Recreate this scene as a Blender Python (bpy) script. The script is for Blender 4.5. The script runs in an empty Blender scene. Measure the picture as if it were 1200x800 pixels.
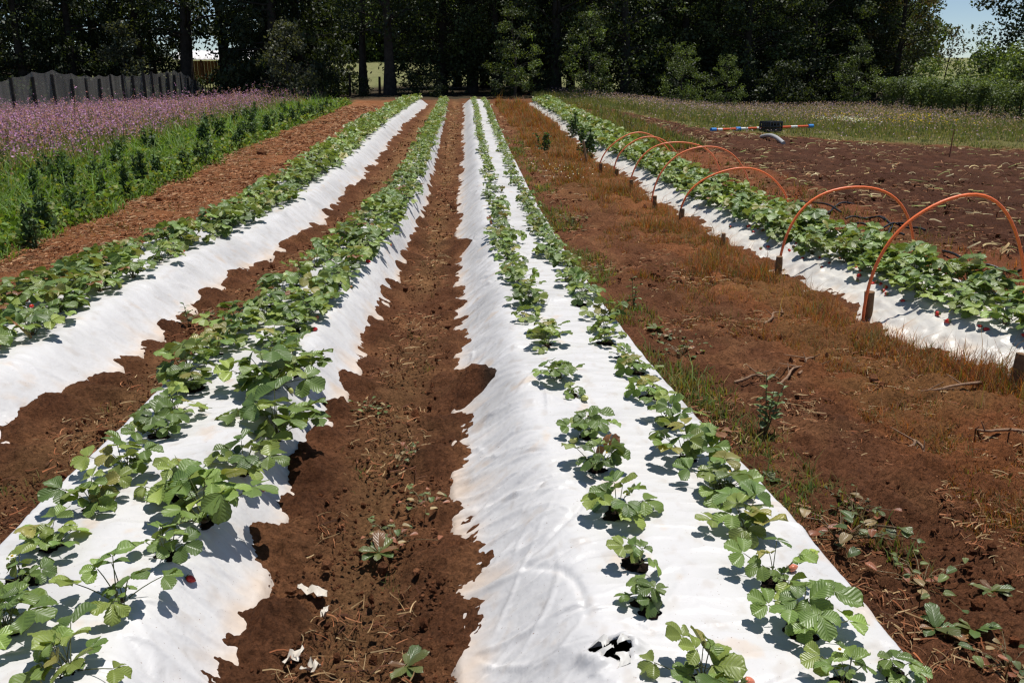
import bpy, math, random
import numpy as np
from mathutils import Vector, Matrix

R = math.radians
rng = np.random.default_rng(11)
random.seed(5)
scene = bpy.context.scene
COL = scene.collection

# ---------------------------------------------------------------- camera
CAM_Z, PITCH, YAW, F = 1.62, 17.2, 3.43, 1000.0
_p, _a = R(PITCH), R(YAW)
CAM = np.array([0, 0, CAM_Z])
FH = np.array([math.sin(_a), math.cos(_a), 0]); RT = np.array([math.cos(_a), -math.sin(_a), 0])
ZZ = np.array([0, 0, 1.0])
FW = math.cos(_p) * FH - math.sin(_p) * ZZ
UP = math.sin(_p) * FH + math.cos(_p) * ZZ
cd = bpy.data.cameras.new('camera'); cam = bpy.data.objects.new('camera', cd); COL.objects.link(cam)
cam.location = CAM; cam.rotation_euler = (R(90 - PITCH), 0, -R(YAW))
cd.sensor_width = 36; cd.lens = 30; cd.clip_start = .05; cd.clip_end = 5000
scene.camera = cam

def sstep(a, b, x):
    t = np.clip((np.asarray(x, float) - a) / (b - a), 0, 1)
    return t * t * (3 - 2 * t)

# ---------------------------------------------------------------- noise
_perm = np.random.default_rng(3).permutation(4096)
_grad = np.random.default_rng(4).uniform(0, 2 * np.pi, 4096)
def noise(x, y, seed=0):
    x = np.asarray(x, float) + seed * 17.31; y = np.asarray(y, float) + seed * 9.77
    xi = np.floor(x).astype(int); yi = np.floor(y).astype(int)
    xf = x - xi; yf = y - yi
    def g(ix, iy, dx, dy):
        h = _grad[_perm[(ix + _perm[iy & 4095]) & 4095]]
        return np.cos(h) * dx + np.sin(h) * dy
    u = xf ** 3 * (xf * (xf * 6 - 15) + 10); v = yf ** 3 * (yf * (yf * 6 - 15) + 10)
    n0 = g(xi, yi, xf, yf) * (1 - u) + g(xi + 1, yi, xf - 1, yf) * u
    n1 = g(xi, yi + 1, xf, yf - 1) * (1 - u) + g(xi + 1, yi + 1, xf - 1, yf - 1) * u
    return (n0 * (1 - v) + n1 * v) * 1.4
def fbm(x, y, o=4, seed=0, gain=.5):
    s = 0; a = 1; f = 1
    for i in range(o):
        s = s + a * noise(x * f, y * f, seed + i * 3); a *= gain; f *= 2.03
    return s

# ---------------------------------------------------------------- terrain
_PY = np.array([-60, 0, 8, 11, 14, 18, 24, 29, 34, 40, 50, 60, 75, 110, 160, 260, 600, 3000.])
_PZ = np.array([0, 0, 0, .03, .13, .26, .36, .46, .6, .74, .85, 1.05, 1.75, 3.5, 5.0, 7, 8, 8.])
def base(x, y):
    x = np.asarray(x, float); y = np.asarray(y, float)
    z = (np.interp(y - 1, _PY, _PZ) + np.interp(y, _PY, _PZ) * 2 + np.interp(y + 1, _PY, _PZ)) / 4
    k = sstep(4, 13, x) * (1 - sstep(45, 75, y)) * .85
    q = sstep(3.5, 12, -x) * (1 - sstep(50, 80, y))
    return z * (1 - k) * (1 - q) - .34 * sstep(9, 19, -x) * sstep(10, 26, y) * (1 - sstep(50, 80, y))

def ray(px, py):
    return FW + (px - 600) / F * RT - (py - 400) / F * UP
def ground(px, py, dz=0.0):
    d = ray(px, py)
    t = np.arange(1.0, 160, .05)
    P = CAM[None] + t[:, None] * d[None]
    f = P[:, 2] - base(P[:, 0], P[:, 1]) - dz
    i = np.argmax(f <= 0) if (f <= 0).any() else len(t) - 1
    if i > 0:
        a = f[i - 1] / (f[i - 1] - f[i] + 1e-9)
        return P[i - 1] * (1 - a) + P[i] * a
    return P[i]
def at(px, depth):      # ground point seen in column px at the given depth
    d = ray(px, 400 - F * math.tan(_p)); h = d[:2] / np.dot(d[:2], FH[:2])
    x, y = h * depth
    return np.array([x, y, float(base(x, y))])
def zof(py, depth):     # height seen at row py at a depth
    ang = -_p - math.atan((py - 400) / F)
    return CAM_Z + math.tan(ang) * depth
def to_px(p):
    v = np.asarray(p) - CAM
    d = v @ FW
    return 600 + F * (v @ RT) / d, 400 - F * (v @ UP) / d, d

# ---------------------------------------------------------------- object helpers
def tag(o, label=None, cat=None, group=None, kind=None):
    if label: o['label'] = label
    if cat: o['category'] = cat
    if group: o['group'] = group
    if kind: o['kind'] = kind
    return o
def link(name, data, parent=None):
    o = bpy.data.objects.new(name, data); COL.objects.link(o)
    if parent is not None: o.parent = parent
    return o
def empty(name, loc, rz=0.0, s=1.0):
    o = link(name, None); o.location = [float(c) for c in loc]; o.rotation_euler = (0, 0, rz); o.scale = (s, s, s)
    o.empty_display_size = .1
    return o

class MB:
    """collects vertices/faces (+ colour, uv, material index) and makes one mesh"""
    def __init__(s): s.v = []; s.f3 = []; s.f4 = []; s.m3 = []; s.m4 = []; s.c = []; s.uv = []; s.n = 0
    def add(s, v, f, col=(1, 1, 1), uv=None, mi=0):
        v = np.asarray(v, float).reshape(-1, 3); f = np.asarray(f, int)
        n = len(v)
        s.v.append(v)
        c = np.asarray(col, float)
        s.c.append(np.broadcast_to(c, (n, 3)) if c.ndim == 1 else c)
        s.uv.append(np.zeros((n, 2)) if uv is None else np.asarray(uv, float))
        if len(f):
            if f.shape[1] == 3: s.f3.append(f + s.n); s.m3.append(np.full(len(f), mi))
            else: s.f4.append(f + s.n); s.m4.append(np.full(len(f), mi))
        s.n += n
        return s
    def mesh(s, name, mats, smooth=True):
        me = bpy.data.meshes.new(name)
        V = np.concatenate(s.v); C = np.concatenate(s.c); U = np.concatenate(s.uv)
        f3 = np.concatenate(s.f3) if s.f3 else np.zeros((0, 3), int)
        f4 = np.concatenate(s.f4) if s.f4 else np.zeros((0, 4), int)
        mi = np.concatenate(s.m3 + s.m4) if (s.m3 or s.m4) else np.zeros(0, int)
        me.vertices.add(len(V)); me.vertices.foreach_set('co', V.astype(np.float32).ravel())
        loops = np.concatenate([f3.ravel(), f4.ravel()]).astype(np.int32)
        me.loops.add(len(loops)); me.loops.foreach_set('vertex_index', loops)
        st = np.concatenate([np.arange(len(f3)) * 3, len(f3) * 3 + np.arange(len(f4)) * 4]).astype(np.int32)
        me.polygons.add(len(st)); me.polygons.foreach_set('loop_start', st)
        me.polygons.foreach_set('material_index', mi.astype(np.int32))
        me.polygons.foreach_set('use_smooth', np.full(len(st), smooth))
        a = me.attributes.new('tint', 'FLOAT_COLOR', 'POINT')
        a.data.foreach_set('color', np.concatenate([C, np.ones((len(C), 1))], 1).astype(np.float32).ravel())
        l = me.uv_layers.new(name='UVMap')
        l.data.foreach_set('uv', U[loops].astype(np.float32).ravel())
        for m in (mats if isinstance(mats, (list, tuple)) else [mats]): me.materials.append(m)
        me.update(calc_edges=True); me.validate()
        return me
    def build(s, name, mats, parent=None, smooth=True):
        return link(name, s.mesh(name, mats, smooth), parent)

def tube(mb, pts, rad, n=6, col=(1, 1, 1), cap=True, mi=0):
    pts = np.asarray(pts, float); k = len(pts)
    rad = np.broadcast_to(np.asarray(rad, float), (k,))
    T = np.gradient(pts, axis=0); T /= np.linalg.norm(T, axis=1)[:, None] + 1e-9
    ref = np.array([0, 0, 1.]) if abs(T[0][2]) < .9 else np.array([0, 1., 0])
    A = np.cross(T, ref); A /= np.linalg.norm(A, axis=1)[:, None] + 1e-9
    B = np.cross(T, A)
    th = np.arange(n) / n * 2 * np.pi
    v = pts[:, None] + rad[:, None, None] * (np.cos(th)[None, :, None] * A[:, None] + np.sin(th)[None, :, None] * B[:, None])
    idx = np.arange(k * n).reshape(k, n)
    f = np.stack([idx[:-1], np.roll(idx[:-1], -1, 1), np.roll(idx[1:], -1, 1), idx[1:]], -1).reshape(-1, 4)
    uv = np.stack(np.meshgrid(np.arange(n) / n, np.arange(k) / max(1, k - 1)), -1).reshape(-1, 2)
    c = np.asarray(col, float)
    if c.ndim == 2: c = np.repeat(c, n, 0)
    mb.add(v.reshape(-1, 3), f, c, uv, mi)
    if cap:
        for e in (0, k - 1):
            ring = v[e]; ctr = ring.mean(0)
            tri = [[n, i, (i + 1) % n] if e == 0 else [n, (i + 1) % n, i] for i in range(n)]
            cc = c if c.ndim == 1 else c[e * n]
            mb.add(np.vstack([ring, ctr]), tri, cc, None, mi)
def box(mb, c, s, rz=0.0, col=(1, 1, 1), bev=.0, mi=0):
    x, y, z = [q / 2 for q in s]
    if bev <= 0: bev = min(s) * .06
    pts = []
    for sx in (-1, 1):
        for sy in (-1, 1):
            for sz in (-1, 1):
                for k in range(3):
                    q = [sx * x, sy * y, sz * z]
                    for j in range(3):
                        if j != k: q[j] -= [sx, sy, sz][j] * bev
                    pts.append(q)
    import bmesh
    bm = bmesh.new()
    for q in pts: bm.verts.new(q)
    bmesh.ops.convex_hull(bm, input=bm.verts)
    bmesh.ops.triangulate(bm, faces=bm.faces)
    bm.verts.index_update()
    v = np.array([w.co[:] for w in bm.verts]); f = np.array([[w.index for w in fc.verts] for fc in bm.faces]); bm.free()
    ca, sa = math.cos(rz), math.sin(rz)
    v = v @ np.array([[ca, sa, 0], [-sa, ca, 0], [0, 0, 1]]) + np.asarray(c)
    mb.add(v, f, col, None, mi)
_ICO = {}
def ico(sub=1):
    if sub not in _ICO:
        import bmesh
        bm = bmesh.new(); bmesh.ops.create_icosphere(bm, subdivisions=sub, radius=1)
        bm.verts.index_update()
        _ICO[sub] = (np.array([w.co[:] for w in bm.verts]), np.array([[w.index for w in fc.verts] for fc in bm.faces])); bm.free()
    return _ICO[sub]
def lump(mb, c, r, squash=(1, 1, 1), sub=2, amp=.25, freq=2.0, col=(1, 1, 1), seed=0, mi=0):
    v, f = ico(sub)
    n = noise(v[:, 0] * freq + seed, v[:, 1] * freq + v[:, 2] * 1.7, seed) + noise(v[:, 2] * freq, v[:, 0] * freq + seed * 2.1, seed + 5)
    v = v * (1 + amp * n)[:, None] * r * np.asarray(squash)
    mb.add(v + np.asarray(c), f, col, None, mi)

def rand_frames(n, r, upbias=0.0):
    a = r.normal(size=(n, 3)); a[:, 2] += upbias; a /= np.linalg.norm(a, axis=1)[:, None]
    b = r.normal(size=(n, 3)); b -= (a * b).sum(1)[:, None] * a; b /= np.linalg.norm(b, axis=1)[:, None]
    return a, b, np.cross(a, b)
def leaf_cards(mb, P, size, col, r, upbias=.5, aspect=.55, mi=0, droop=0.0):
    """small pointed leaf faces scattered at P"""
    n = len(P); N, B, C = rand_frames(n, r, upbias)
    if droop: B = B + np.array([0, 0, -droop]); B /= np.linalg.norm(B, axis=1)[:, None]; C = np.cross(N, B); C /= np.linalg.norm(C, axis=1)[:, None] + 1e-9
    s = np.broadcast_to(np.asarray(size, float), (n,))[:, None]
    v = np.stack([P - B * s * .5, P + C * s * aspect * .5 + N * s * .08, P + B * s * .5, P - C * s * aspect * .5 + N * s * .08], 1)
    f = np.arange(n * 4).reshape(n, 4)
    c = np.repeat(col, 4, 0) if np.ndim(col) == 2 else col
    mb.add(v.reshape(-1, 3), f, c, np.tile(np.array([[.5, 0], [1, .5], [.5, 1], [0, .5]]), (n, 1)), mi)
def blades(mb, P, h, w, lean, col, r, mi=0):
    n = len(P)
    az = r.uniform(0, 2 * np.pi, n); d = np.stack([np.cos(az), np.sin(az), np.zeros(n)], 1)
    s = np.stack([-np.sin(az + r.normal(0, .5, n)), np.cos(az), np.zeros(n)], 1)
    h = np.broadcast_to(h, (n,))[:, None]; w = np.broadcast_to(w, (n,))[:, None]; lean = np.broadcast_to(lean, (n,))[:, None]
    up = np.array([0, 0, 1.])
    mid = P + up * h * .55 + d * h * lean * .3; tip = P + up * h * (1 - .25 * lean) + d * h * lean
    v = np.stack([P - s * w / 2, P + s * w / 2, mid + s * w * .4, mid - s * w * .4, tip], 1)
    i = np.arange(n)[:, None] * 5
    c = np.repeat(col, 5, 0) if np.ndim(col) == 2 else col
    k = mb.n
    mb.add(v.reshape(-1, 3), (i + np.array([[0, 1, 2, 3]])), c, None, mi)
    mb.f3.append(i + np.array([[3, 2, 4]]) + k); mb.m3.append(np.full(n, mi))
    return tip
def strips(mb, P, L, w, col, r, curl=.4, rise=.0, mi=0):
    """dry bent straw pieces lying about"""
    n = len(P); az = r.uniform(0, 2 * np.pi, n)
    d = np.stack([np.cos(az), np.sin(az), np.zeros(n)], 1); s = np.stack([-np.sin(az), np.cos(az), np.zeros(n)], 1)
    L = np.broadcast_to(L, (n,))[:, None]; w = np.broadcast_to(w, (n,))[:, None]
    cu = r.normal(0, curl, n)[:, None]; ri = np.abs(r.normal(0, 1, n))[:, None] * rise
    vs = []
    for t in (0, .33, .66, 1.0):
        c = P + d * L * (t - .5) + s * L * cu * (t - .5) ** 2 * 2 + np.array([0, 0, 1.]) * (L * ri * t * (1.2 - t) * 2)
        ww = w * (1 - .5 * t)
        tw = np.array([0, 0, .35]) * ww
        vs += [c - s * ww / 2 - tw, c + s * ww / 2 + tw]
    v = np.stack(vs, 1); i = np.arange(n)[:, None] * 8
    f = np.concatenate([i + np.array([[a, a + 1, a + 3, a + 2]]) for a in (0, 2, 4)])
    c = np.repeat(col, 8, 0) if np.ndim(col) == 2 else col
    mb.add(v.reshape(-1, 3), f, c, None, mi)
def vary(c, n, r, s=.2, hue=.08):
    k = np.exp(r.normal(0, s, (n, 1)))
    return np.clip(np.asarray(c)[None] * k * (1 + r.normal(0, hue, (n, 3))), .004, .9)
def pick(cols, n, r, p=None, s=.2):
    cols = np.asarray(cols, float); i = r.choice(len(cols), n, p=p)
    return np.clip(cols[i] * np.exp(r.normal(0, s, (n, 1))), .003, .9)

# ---------------------------------------------------------------- materials
def mat(name):
    m = bpy.data.materials.new(name); m.use_nodes = True
    nt = m.node_tree; nt.nodes.clear()
    out = nt.nodes.new('ShaderNodeOutputMaterial')
    return m, nt, out
def N(nt, typ, **kw):
    n = nt.nodes.new(typ)
    for k, v in kw.items():
        if k.startswith('_'): setattr(n, k[1:], v)
        else: n.inputs[k.replace('__', ' ')].default_value = v
    return n
def tintmat(name, rough=.75, spec=.3, bump=0.0, bscale=40.0, var=.25, vscale=8.0, transl=0.0, sat=1.0):
    """colour from the thing's own 'tint' attribute, mottled by noise"""
    m, nt, out = mat(name)
    L = nt.links.new
    at_ = N(nt, 'ShaderNodeAttribute', _attribute_name='tint')
    tc = N(nt, 'ShaderNodeTexCoord')
    nz = N(nt, 'ShaderNodeTexNoise', Scale=vscale, Detail=5.0, Roughness=.65); L(tc.outputs['Object'], nz.inputs['Vector'])
    mr = N(nt, 'ShaderNodeMapRange'); mr.inputs['To Min'].default_value = 1 - var * 1.6; mr.inputs['To Max'].default_value = 1 + var * 1.6
    mr.inputs['From Min'].default_value = .25; mr.inputs['From Max'].default_value = .75
    L(nz.outputs['Fac'], mr.inputs['Value'])
    mul = N(nt, 'ShaderNodeVectorMath', _operation='SCALE'); L(at_.outputs['Color'], mul.inputs[0]); L(mr.outputs[0], mul.inputs['Scale'])
    b = N(nt, 'ShaderNodeBsdfPrincipled', Roughness=rough); b.inputs['Specular IOR Level'].default_value = spec
    L(mul.outputs[0], b.inputs['Base Color'])
    if bump:
        nb = N(nt, 'ShaderNodeTexNoise', Scale=bscale, Detail=6.0, Roughness=.7); L(tc.outputs['Object'], nb.inputs['Vector'])
        bp = N(nt, 'ShaderNodeBump', Strength=bump, Distance=.02); L(nb.outputs['Fac'], bp.inputs['Height']); L(bp.outputs[0], b.inputs['Normal'])
    if transl:
        t = N(nt, 'ShaderNodeBsdfTranslucent')
        tm = N(nt, 'ShaderNodeVectorMath', _operation='MULTIPLY'); tm.inputs[1].default_value = (1.5, 1.45, .5); L(mul.outputs[0], tm.inputs[0]); L(tm.outputs[0], t.inputs['Color'])
        mx = N(nt, 'ShaderNodeMixShader', Fac=transl); L(b.outputs[0], mx.inputs[1]); L(t.outputs[0], mx.inputs[2]); L(mx.outputs[0], out.inputs[0])
    else: L(b.outputs[0], out.inputs[0])
    return m

M_grass = tintmat('grass_blade', .6, .3, var=.15, vscale=3, transl=.35)
M_flower = tintmat('petal', .8, .1, var=.1, transl=.3)
M_dry = tintmat('dry_litter', .8, .2, var=.2, vscale=20)
M_treeleaf = tintmat('tree_leaf', .55, .35, var=.25, vscale=.6, transl=.3)
M_bark = tintmat('bark', .9, .15, bump=.8, bscale=14, var=.35, vscale=5)
M_wood = tintmat('weathered_wood', .85, .2, bump=.5, bscale=60, var=.3, vscale=25)
M_paint = tintmat('plastic', .42, .45, bump=.08, bscale=80, var=.08, vscale=14)
M_soilpart = tintmat('black_soil', .95, .1, bump=1.0, bscale=120, var=.4, vscale=60)
M_metal = tintmat('roof_sheet', .45, .5, bump=.1, bscale=5, var=.1, vscale=1)

def soil_material():
    m, nt, out = mat('soil'); L = nt.links.new
    at_ = N(nt, 'ShaderNodeAttribute', _attribute_name='tint')
    tc = N(nt, 'ShaderNodeTexCoord')
    n1 = N(nt, 'ShaderNodeTexNoise', Scale=2.3, Detail=6.0, Roughness=.65); L(tc.outputs['Object'], n1.inputs['Vector'])
    n2 = N(nt, 'ShaderNodeTexNoise', Scale=48.0, Detail=8.0, Roughness=.8); L(tc.outputs['Object'], n2.inputs['Vector'])
    n3 = N(nt, 'ShaderNodeTexVoronoi', Scale=60.0); L(tc.outputs['Object'], n3.inputs['Vector'])
    r1 = N(nt, 'ShaderNodeMapRange'); L(n1.outputs['Fac'], r1.inputs['Value'])
    for k, v in (('From Min', .3), ('From Max', .7), ('To Min', .72), ('To Max', 1.3)): r1.inputs[k].default_value = v
    r2 = N(nt, 'ShaderNodeMapRange'); L(n2.outputs['Fac'], r2.inputs['Value'])
    for k, v in (('From Min', .3), ('From Max', .7), ('To Min', .35), ('To Max', 1.75)): r2.inputs[k].default_value = v
    mu = N(nt, 'ShaderNodeMath', _operation='MULTIPLY'); L(r1.outputs[0], mu.inputs[0]); L(r2.outputs[0], mu.inputs[1])
    sc = N(nt, 'ShaderNodeVectorMath', _operation='SCALE'); L(at_.outputs['Color'], sc.inputs[0]); L(mu.outputs[0], sc.inputs['Scale'])
    b = N(nt, 'ShaderNodeBsdfPrincipled', Roughness=.95); b.inputs['Specular IOR Level'].default_value = .12
    L(sc.outputs[0], b.inputs['Base Color'])
    bp = N(nt, 'ShaderNodeBump', Strength=1.0, Distance=.03); L(n2.outputs['Fac'], bp.inputs['Height'])
    bp2 = N(nt, 'ShaderNodeBump', Strength=.5, Distance=.01); L(n3.outputs['Distance'], bp2.inputs['Height']); L(bp.outputs[0], bp2.inputs['Normal'])
    L(bp2.outputs[0], b.inputs['Normal']); L(b.outputs[0], out.inputs[0])
    return m
M_soil = soil_material()

def film_material():
    m, nt, out = mat('mulch_film'); L = nt.links.new
    at_ = N(nt, 'ShaderNodeAttribute', _attribute_name='tint')     # white, with muddy hems and splashes
    tc = N(nt, 'ShaderNodeTexCoord')
    mp = N(nt, 'ShaderNodeMapping'); mp.inputs['Scale'].default_value = (3.5, 13, 4); mp.inputs['Rotation'].default_value = (0, 0, .25); L(tc.outputs['Object'], mp.inputs['Vector'])
    dn = N(nt, 'ShaderNodeTexNoise', Scale=9.0, Detail=3.0); L(tc.outputs['Object'], dn.inputs['Vector'])
    dm = N(nt, 'ShaderNodeVectorMath', _operation='SCALE', Scale=.5); L(dn.outputs['Color'], dm.inputs[0])
    da = N(nt, 'ShaderNodeVectorMath', _operation='ADD'); L(mp.outputs[0], da.inputs[0]); L(dm.outputs[0], da.inputs[1])
    n1 = N(nt, 'ShaderNodeTexVoronoi', Scale=1.0); n1.feature = 'SMOOTH_F1'; n1.inputs['Smoothness'].default_value = .12; L(da.outputs[0], n1.inputs['Vector'])
    n2 = N(nt, 'ShaderNodeTexNoise', Scale=45.0, Detail=3.0, Roughness=.5, Distortion=.1); L(tc.outputs['Object'], n2.inputs['Vector'])
    n3 = N(nt, 'ShaderNodeTexNoise', Scale=160.0, Detail=2.0); L(tc.outputs['Object'], n3.inputs['Vector'])
    r3 = N(nt, 'ShaderNodeValToRGB'); r3.color_ramp.elements[0].position = .22; r3.color_ramp.elements[1].position = .30
    r3.color_ramp.elements[0].color = (.35, .22, .14, 1); r3.color_ramp.elements[1].color = (1, 1, 1, 1); L(n3.outputs['Fac'], r3.inputs[0])
    mx = N(nt, 'ShaderNodeMix', _data_type='RGBA', _blend_type='MULTIPLY'); mx.inputs[0].default_value = 1
    L(at_.outputs['Color'], mx.inputs[6]); L(r3.outputs[0], mx.inputs[7])
    b = N(nt, 'ShaderNodeBsdfPrincipled', Roughness=.42); b.inputs['Specular IOR Level'].default_value = .35
    L(mx.outputs[2], b.inputs['Base Color'])
    bp = N(nt, 'ShaderNodeBump', Strength=.42, Distance=.04); L(n1.outputs['Distance'], bp.inputs['Height'])
    bp2 = N(nt, 'ShaderNodeBump', Strength=.25, Distance=.006); L(n2.outputs['Fac'], bp2.inputs['Height']); L(bp.outputs[0], bp2.inputs['Normal'])
    L(bp2.outputs[0], b.inputs['Normal']); L(b.outputs[0], out.inputs[0])
    return m
M_film = film_material()

def leaf_material(name='strawberry_leaf'):
    m, nt, out = mat(name); L = nt.links.new
    at_ = N(nt, 'ShaderNodeAttribute', _attribute_name='tint')
    uv = N(nt, 'ShaderNodeUVMap', _uv_map='UVMap'); sx = N(nt, 'ShaderNodeSeparateXYZ'); L(uv.outputs[0], sx.inputs[0])
    # veins: midrib |u|, laterals saw in (v*7 - |u|*2)
    ab = N(nt, 'ShaderNodeMath', _operation='ABSOLUTE'); L(sx.outputs[0], ab.inputs[0])
    k1 = N(nt, 'ShaderNodeMath', _operation='MULTIPLY'); k1.inputs[1].default_value = -2.2; L(ab.outputs[0], k1.inputs[0])
    k2 = N(nt, 'ShaderNodeMath', _operation='MULTIPLY_ADD'); k2.inputs[1].default_value = 7.5; L(sx.outputs[1], k2.inputs[0]); L(k1.outputs[0], k2.inputs[2])
    pp = N(nt, 'ShaderNodeMath', _operation='PINGPONG'); pp.inputs[1].default_value = .5; L(k2.outputs[0], pp.inputs[0])
    mn = N(nt, 'ShaderNodeMath', _operation='MINIMUM'); L(pp.outputs[0], mn.inputs[0])
    mm = N(nt, 'ShaderNodeMath', _operation='MULTIPLY'); mm.inputs[1].default_value = 2.0; L(ab.outputs[0], mm.inputs[0]); L(mm.outputs[0], mn.inputs[1])
    vr = N(nt, 'ShaderNodeMapRange'); vr.inputs['From Min'].default_value = 0; vr.inputs['From Max'].default_value = .14
    vr.inputs['To Min'].default_value = 1.2; vr.inputs['To Max'].default_value = 1.0; L(mn.outputs[0], vr.inputs['Value'])
    geo = N(nt, 'ShaderNodeNewGeometry')
    und = N(nt, 'ShaderNodeMix', _data_type='RGBA'); und.inputs[7].default_value = (.13, .17, .085, 1)   # paler underside
    bf = N(nt, 'ShaderNodeMath', _operation='MULTIPLY'); bf.inputs[1].default_value = .6; L(geo.outputs['Backfacing'], bf.inputs[0])
    L(bf.outputs[0], und.inputs[0]); L(at_.outputs['Color'], und.inputs[6])
    oi = N(nt, 'ShaderNodeObjectInfo')
    orr = N(nt, 'ShaderNodeMapRange'); orr.inputs['To Min'].default_value = .8; orr.inputs['To Max'].default_value = 1.2; L(oi.outputs['Random'], orr.inputs['Value'])
    mv = N(nt, 'ShaderNodeMath', _operation='MULTIPLY'); L(vr.outputs[0], mv.inputs[0]); L(orr.outputs[0], mv.inputs[1])
    sc = N(nt, 'ShaderNodeVectorMath', _operation='SCALE'); L(und.outputs[2], sc.inputs[0]); L(mv.outputs[0], sc.inputs['Scale'])
    b = N(nt, 'ShaderNodeBsdfPrincipled', Roughness=.42); b.inputs['Specular IOR Level'].default_value = .6
    L(sc.outputs[0], b.inputs['Base Color'])
    bp = N(nt, 'ShaderNodeBump', Strength=.4, Distance=.006); L(mn.outputs[0], bp.inputs['Height']); L(bp.outputs[0], b.inputs['Normal'])
    t = N(nt, 'ShaderNodeBsdfTranslucent'); tm = N(nt, 'ShaderNodeVectorMath', _operation='MULTIPLY'); tm.inputs[1].default_value = (1.7, 1.6, .45)
    L(sc.outputs[0], tm.inputs[0]); L(tm.outputs[0], t.inputs['Color'])
    mx = N(nt, 'ShaderNodeMixShader', Fac=.26); L(b.outputs[0], mx.inputs[1]); L(t.outputs[0], mx.inputs[2]); L(mx.outputs[0], out.inputs[0])
    return m
M_leaf = leaf_material()
def berry_material():
    m, nt, out = mat('berry_skin'); L = nt.links.new
    at_ = N(nt, 'ShaderNodeAttribute', _attribute_name='tint'); tc = N(nt, 'ShaderNodeTexCoord')
    v = N(nt, 'ShaderNodeTexVoronoi', Scale=220.0); L(tc.outputs['Object'], v.inputs['Vector'])
    b = N(nt, 'ShaderNodeBsdfPrincipled', Roughness=.3); L(at_.outputs['Color'], b.inputs['Base Color'])
    bp = N(nt, 'ShaderNodeBump', Strength=.6, Distance=.002); L(v.outputs['Distance'], bp.inputs['Height']); L(bp.outputs[0], b.inputs['Normal']); L(b.outputs[0], out.inputs[0])
    return m
M_berry = berry_material()
def net_material():
    m, nt, out = mat('shade_net'); L = nt.links.new
    tc = N(nt, 'ShaderNodeTexCoord')
    mp = N(nt, 'ShaderNodeMapping'); mp.inputs['Scale'].default_value = (5, 5, .35); L(tc.outputs['Object'], mp.inputs['Vector'])
    n = N(nt, 'ShaderNodeTexNoise', Scale=1.2, Detail=4.0); L(mp.outputs[0], n.inputs['Vector'])
    cr = N(nt, 'ShaderNodeValToRGB'); cr.color_ramp.elements[0].color = (.09, .085, .08, 1); cr.color_ramp.elements[1].color = (.5, .48, .44, 1); L(n.outputs['Fac'], cr.inputs[0])
    b = N(nt, 'ShaderNodeBsdfPrincipled', Roughness=.7); L(cr.outputs[0], b.inputs['Base Color'])
    t = N(nt, 'ShaderNodeBsdfTransparent')
    mx = N(nt, 'ShaderNodeMixShader', Fac=.52); L(b.outputs[0], mx.inputs[1]); L(t.outputs[0], mx.inputs[2]); L(mx.outputs[0], out.inputs[0])
    return m
M_net = net_material()

# ---------------------------------------------------------------- bed outlines (read off the photograph, laid out on the ground)
def edge_line(pts, dz):
    P = np.array([ground(a, b, dz) for a, b in pts]); P = P[np.argsort(P[:, 1])]
    ys, xs = P[:, 1], P[:, 0]
    g = np.arange(.5, 60, .1)
    xi = np.interp(g, ys, xs)
    k = np.ones(9) / 9
    for _ in range(2): xi = np.convolve(np.pad(xi, 4, mode='edge'), k, 'valid')
    return lambda y: np.interp(y, g, xi)
H = .2
A_r = edge_line([(-260, 690), (-120, 606), (0, 534), (40, 511), (110, 468), (200, 391), (300, 314), (360, 284), (399, 246), (445, 192), (478, 149), (504, 124)], 0)
A_l = lambda y: A_r(y) - 1.10
B_r = edge_line([(285, 800), (310, 700), (345, 600), (425, 440), (470, 330), (500, 250), (515, 190), (526, 122)], 0)
B_l = edge_line([(0, 655), (130, 525), (225, 422), (320, 347), (399, 292), (442, 244), (470, 203), (484, 178), (500, 152), (514, 126)], .1)
C_l = edge_line([(530, 800), (522, 590), (528, 440), (531, 300), (533, 250), (538, 180), (540, 150), (541, 122)], 0)
C_r0 = edge_line([(1095, 800), (945, 610), (800, 470), (735, 392), (660, 292), (612, 205), (592, 165), (575, 124)], H)
C_r = lambda y: C_r0(y) + .07
D_l = edge_line([(1250, 460), (1180, 448), (1100, 425), (1010, 388), (910, 330), (850, 294), (800, 264), (760, 240), (730, 214), (690, 190), (660, 164), (640, 143), (612, 123)], 0)
D_r = lambda y: D_l(y) + 1.25
Y0, Y1 = .9, 34.5
BEDS = {'A': (A_l, A_r, .10, .34), 'B': (B_l, B_r, .10, .30), 'C': (C_l, C_r, .34, .09), 'D': (D_l, D_r, .42, .12)}
def bed_h(b, x, y):
    l, r_, sl, sr = BEDS[b]; xl, xr = l(y), r_(y)
    u = (x - xl) / (xr - xl)
    s = sstep(0, 1, u / sl) * sstep(0, 1, (1 - u) / sr)
    s = np.where((u < 0) | (u > 1), 0, s)
    if b == 'D': s = s * .72
    end = 1 - sstep(Y1 - 1.0, Y1, y)
    return s * (H + .025 * np.sin(np.clip(u, 0, 1) * np.pi)) * end, u
def surf(x, y):      # walking surface: ground or top of the film
    z = base(x, y); h = 0
    for b in BEDS: h = np.maximum(h, bed_h(b, x, y)[0])
    return z + h

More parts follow.
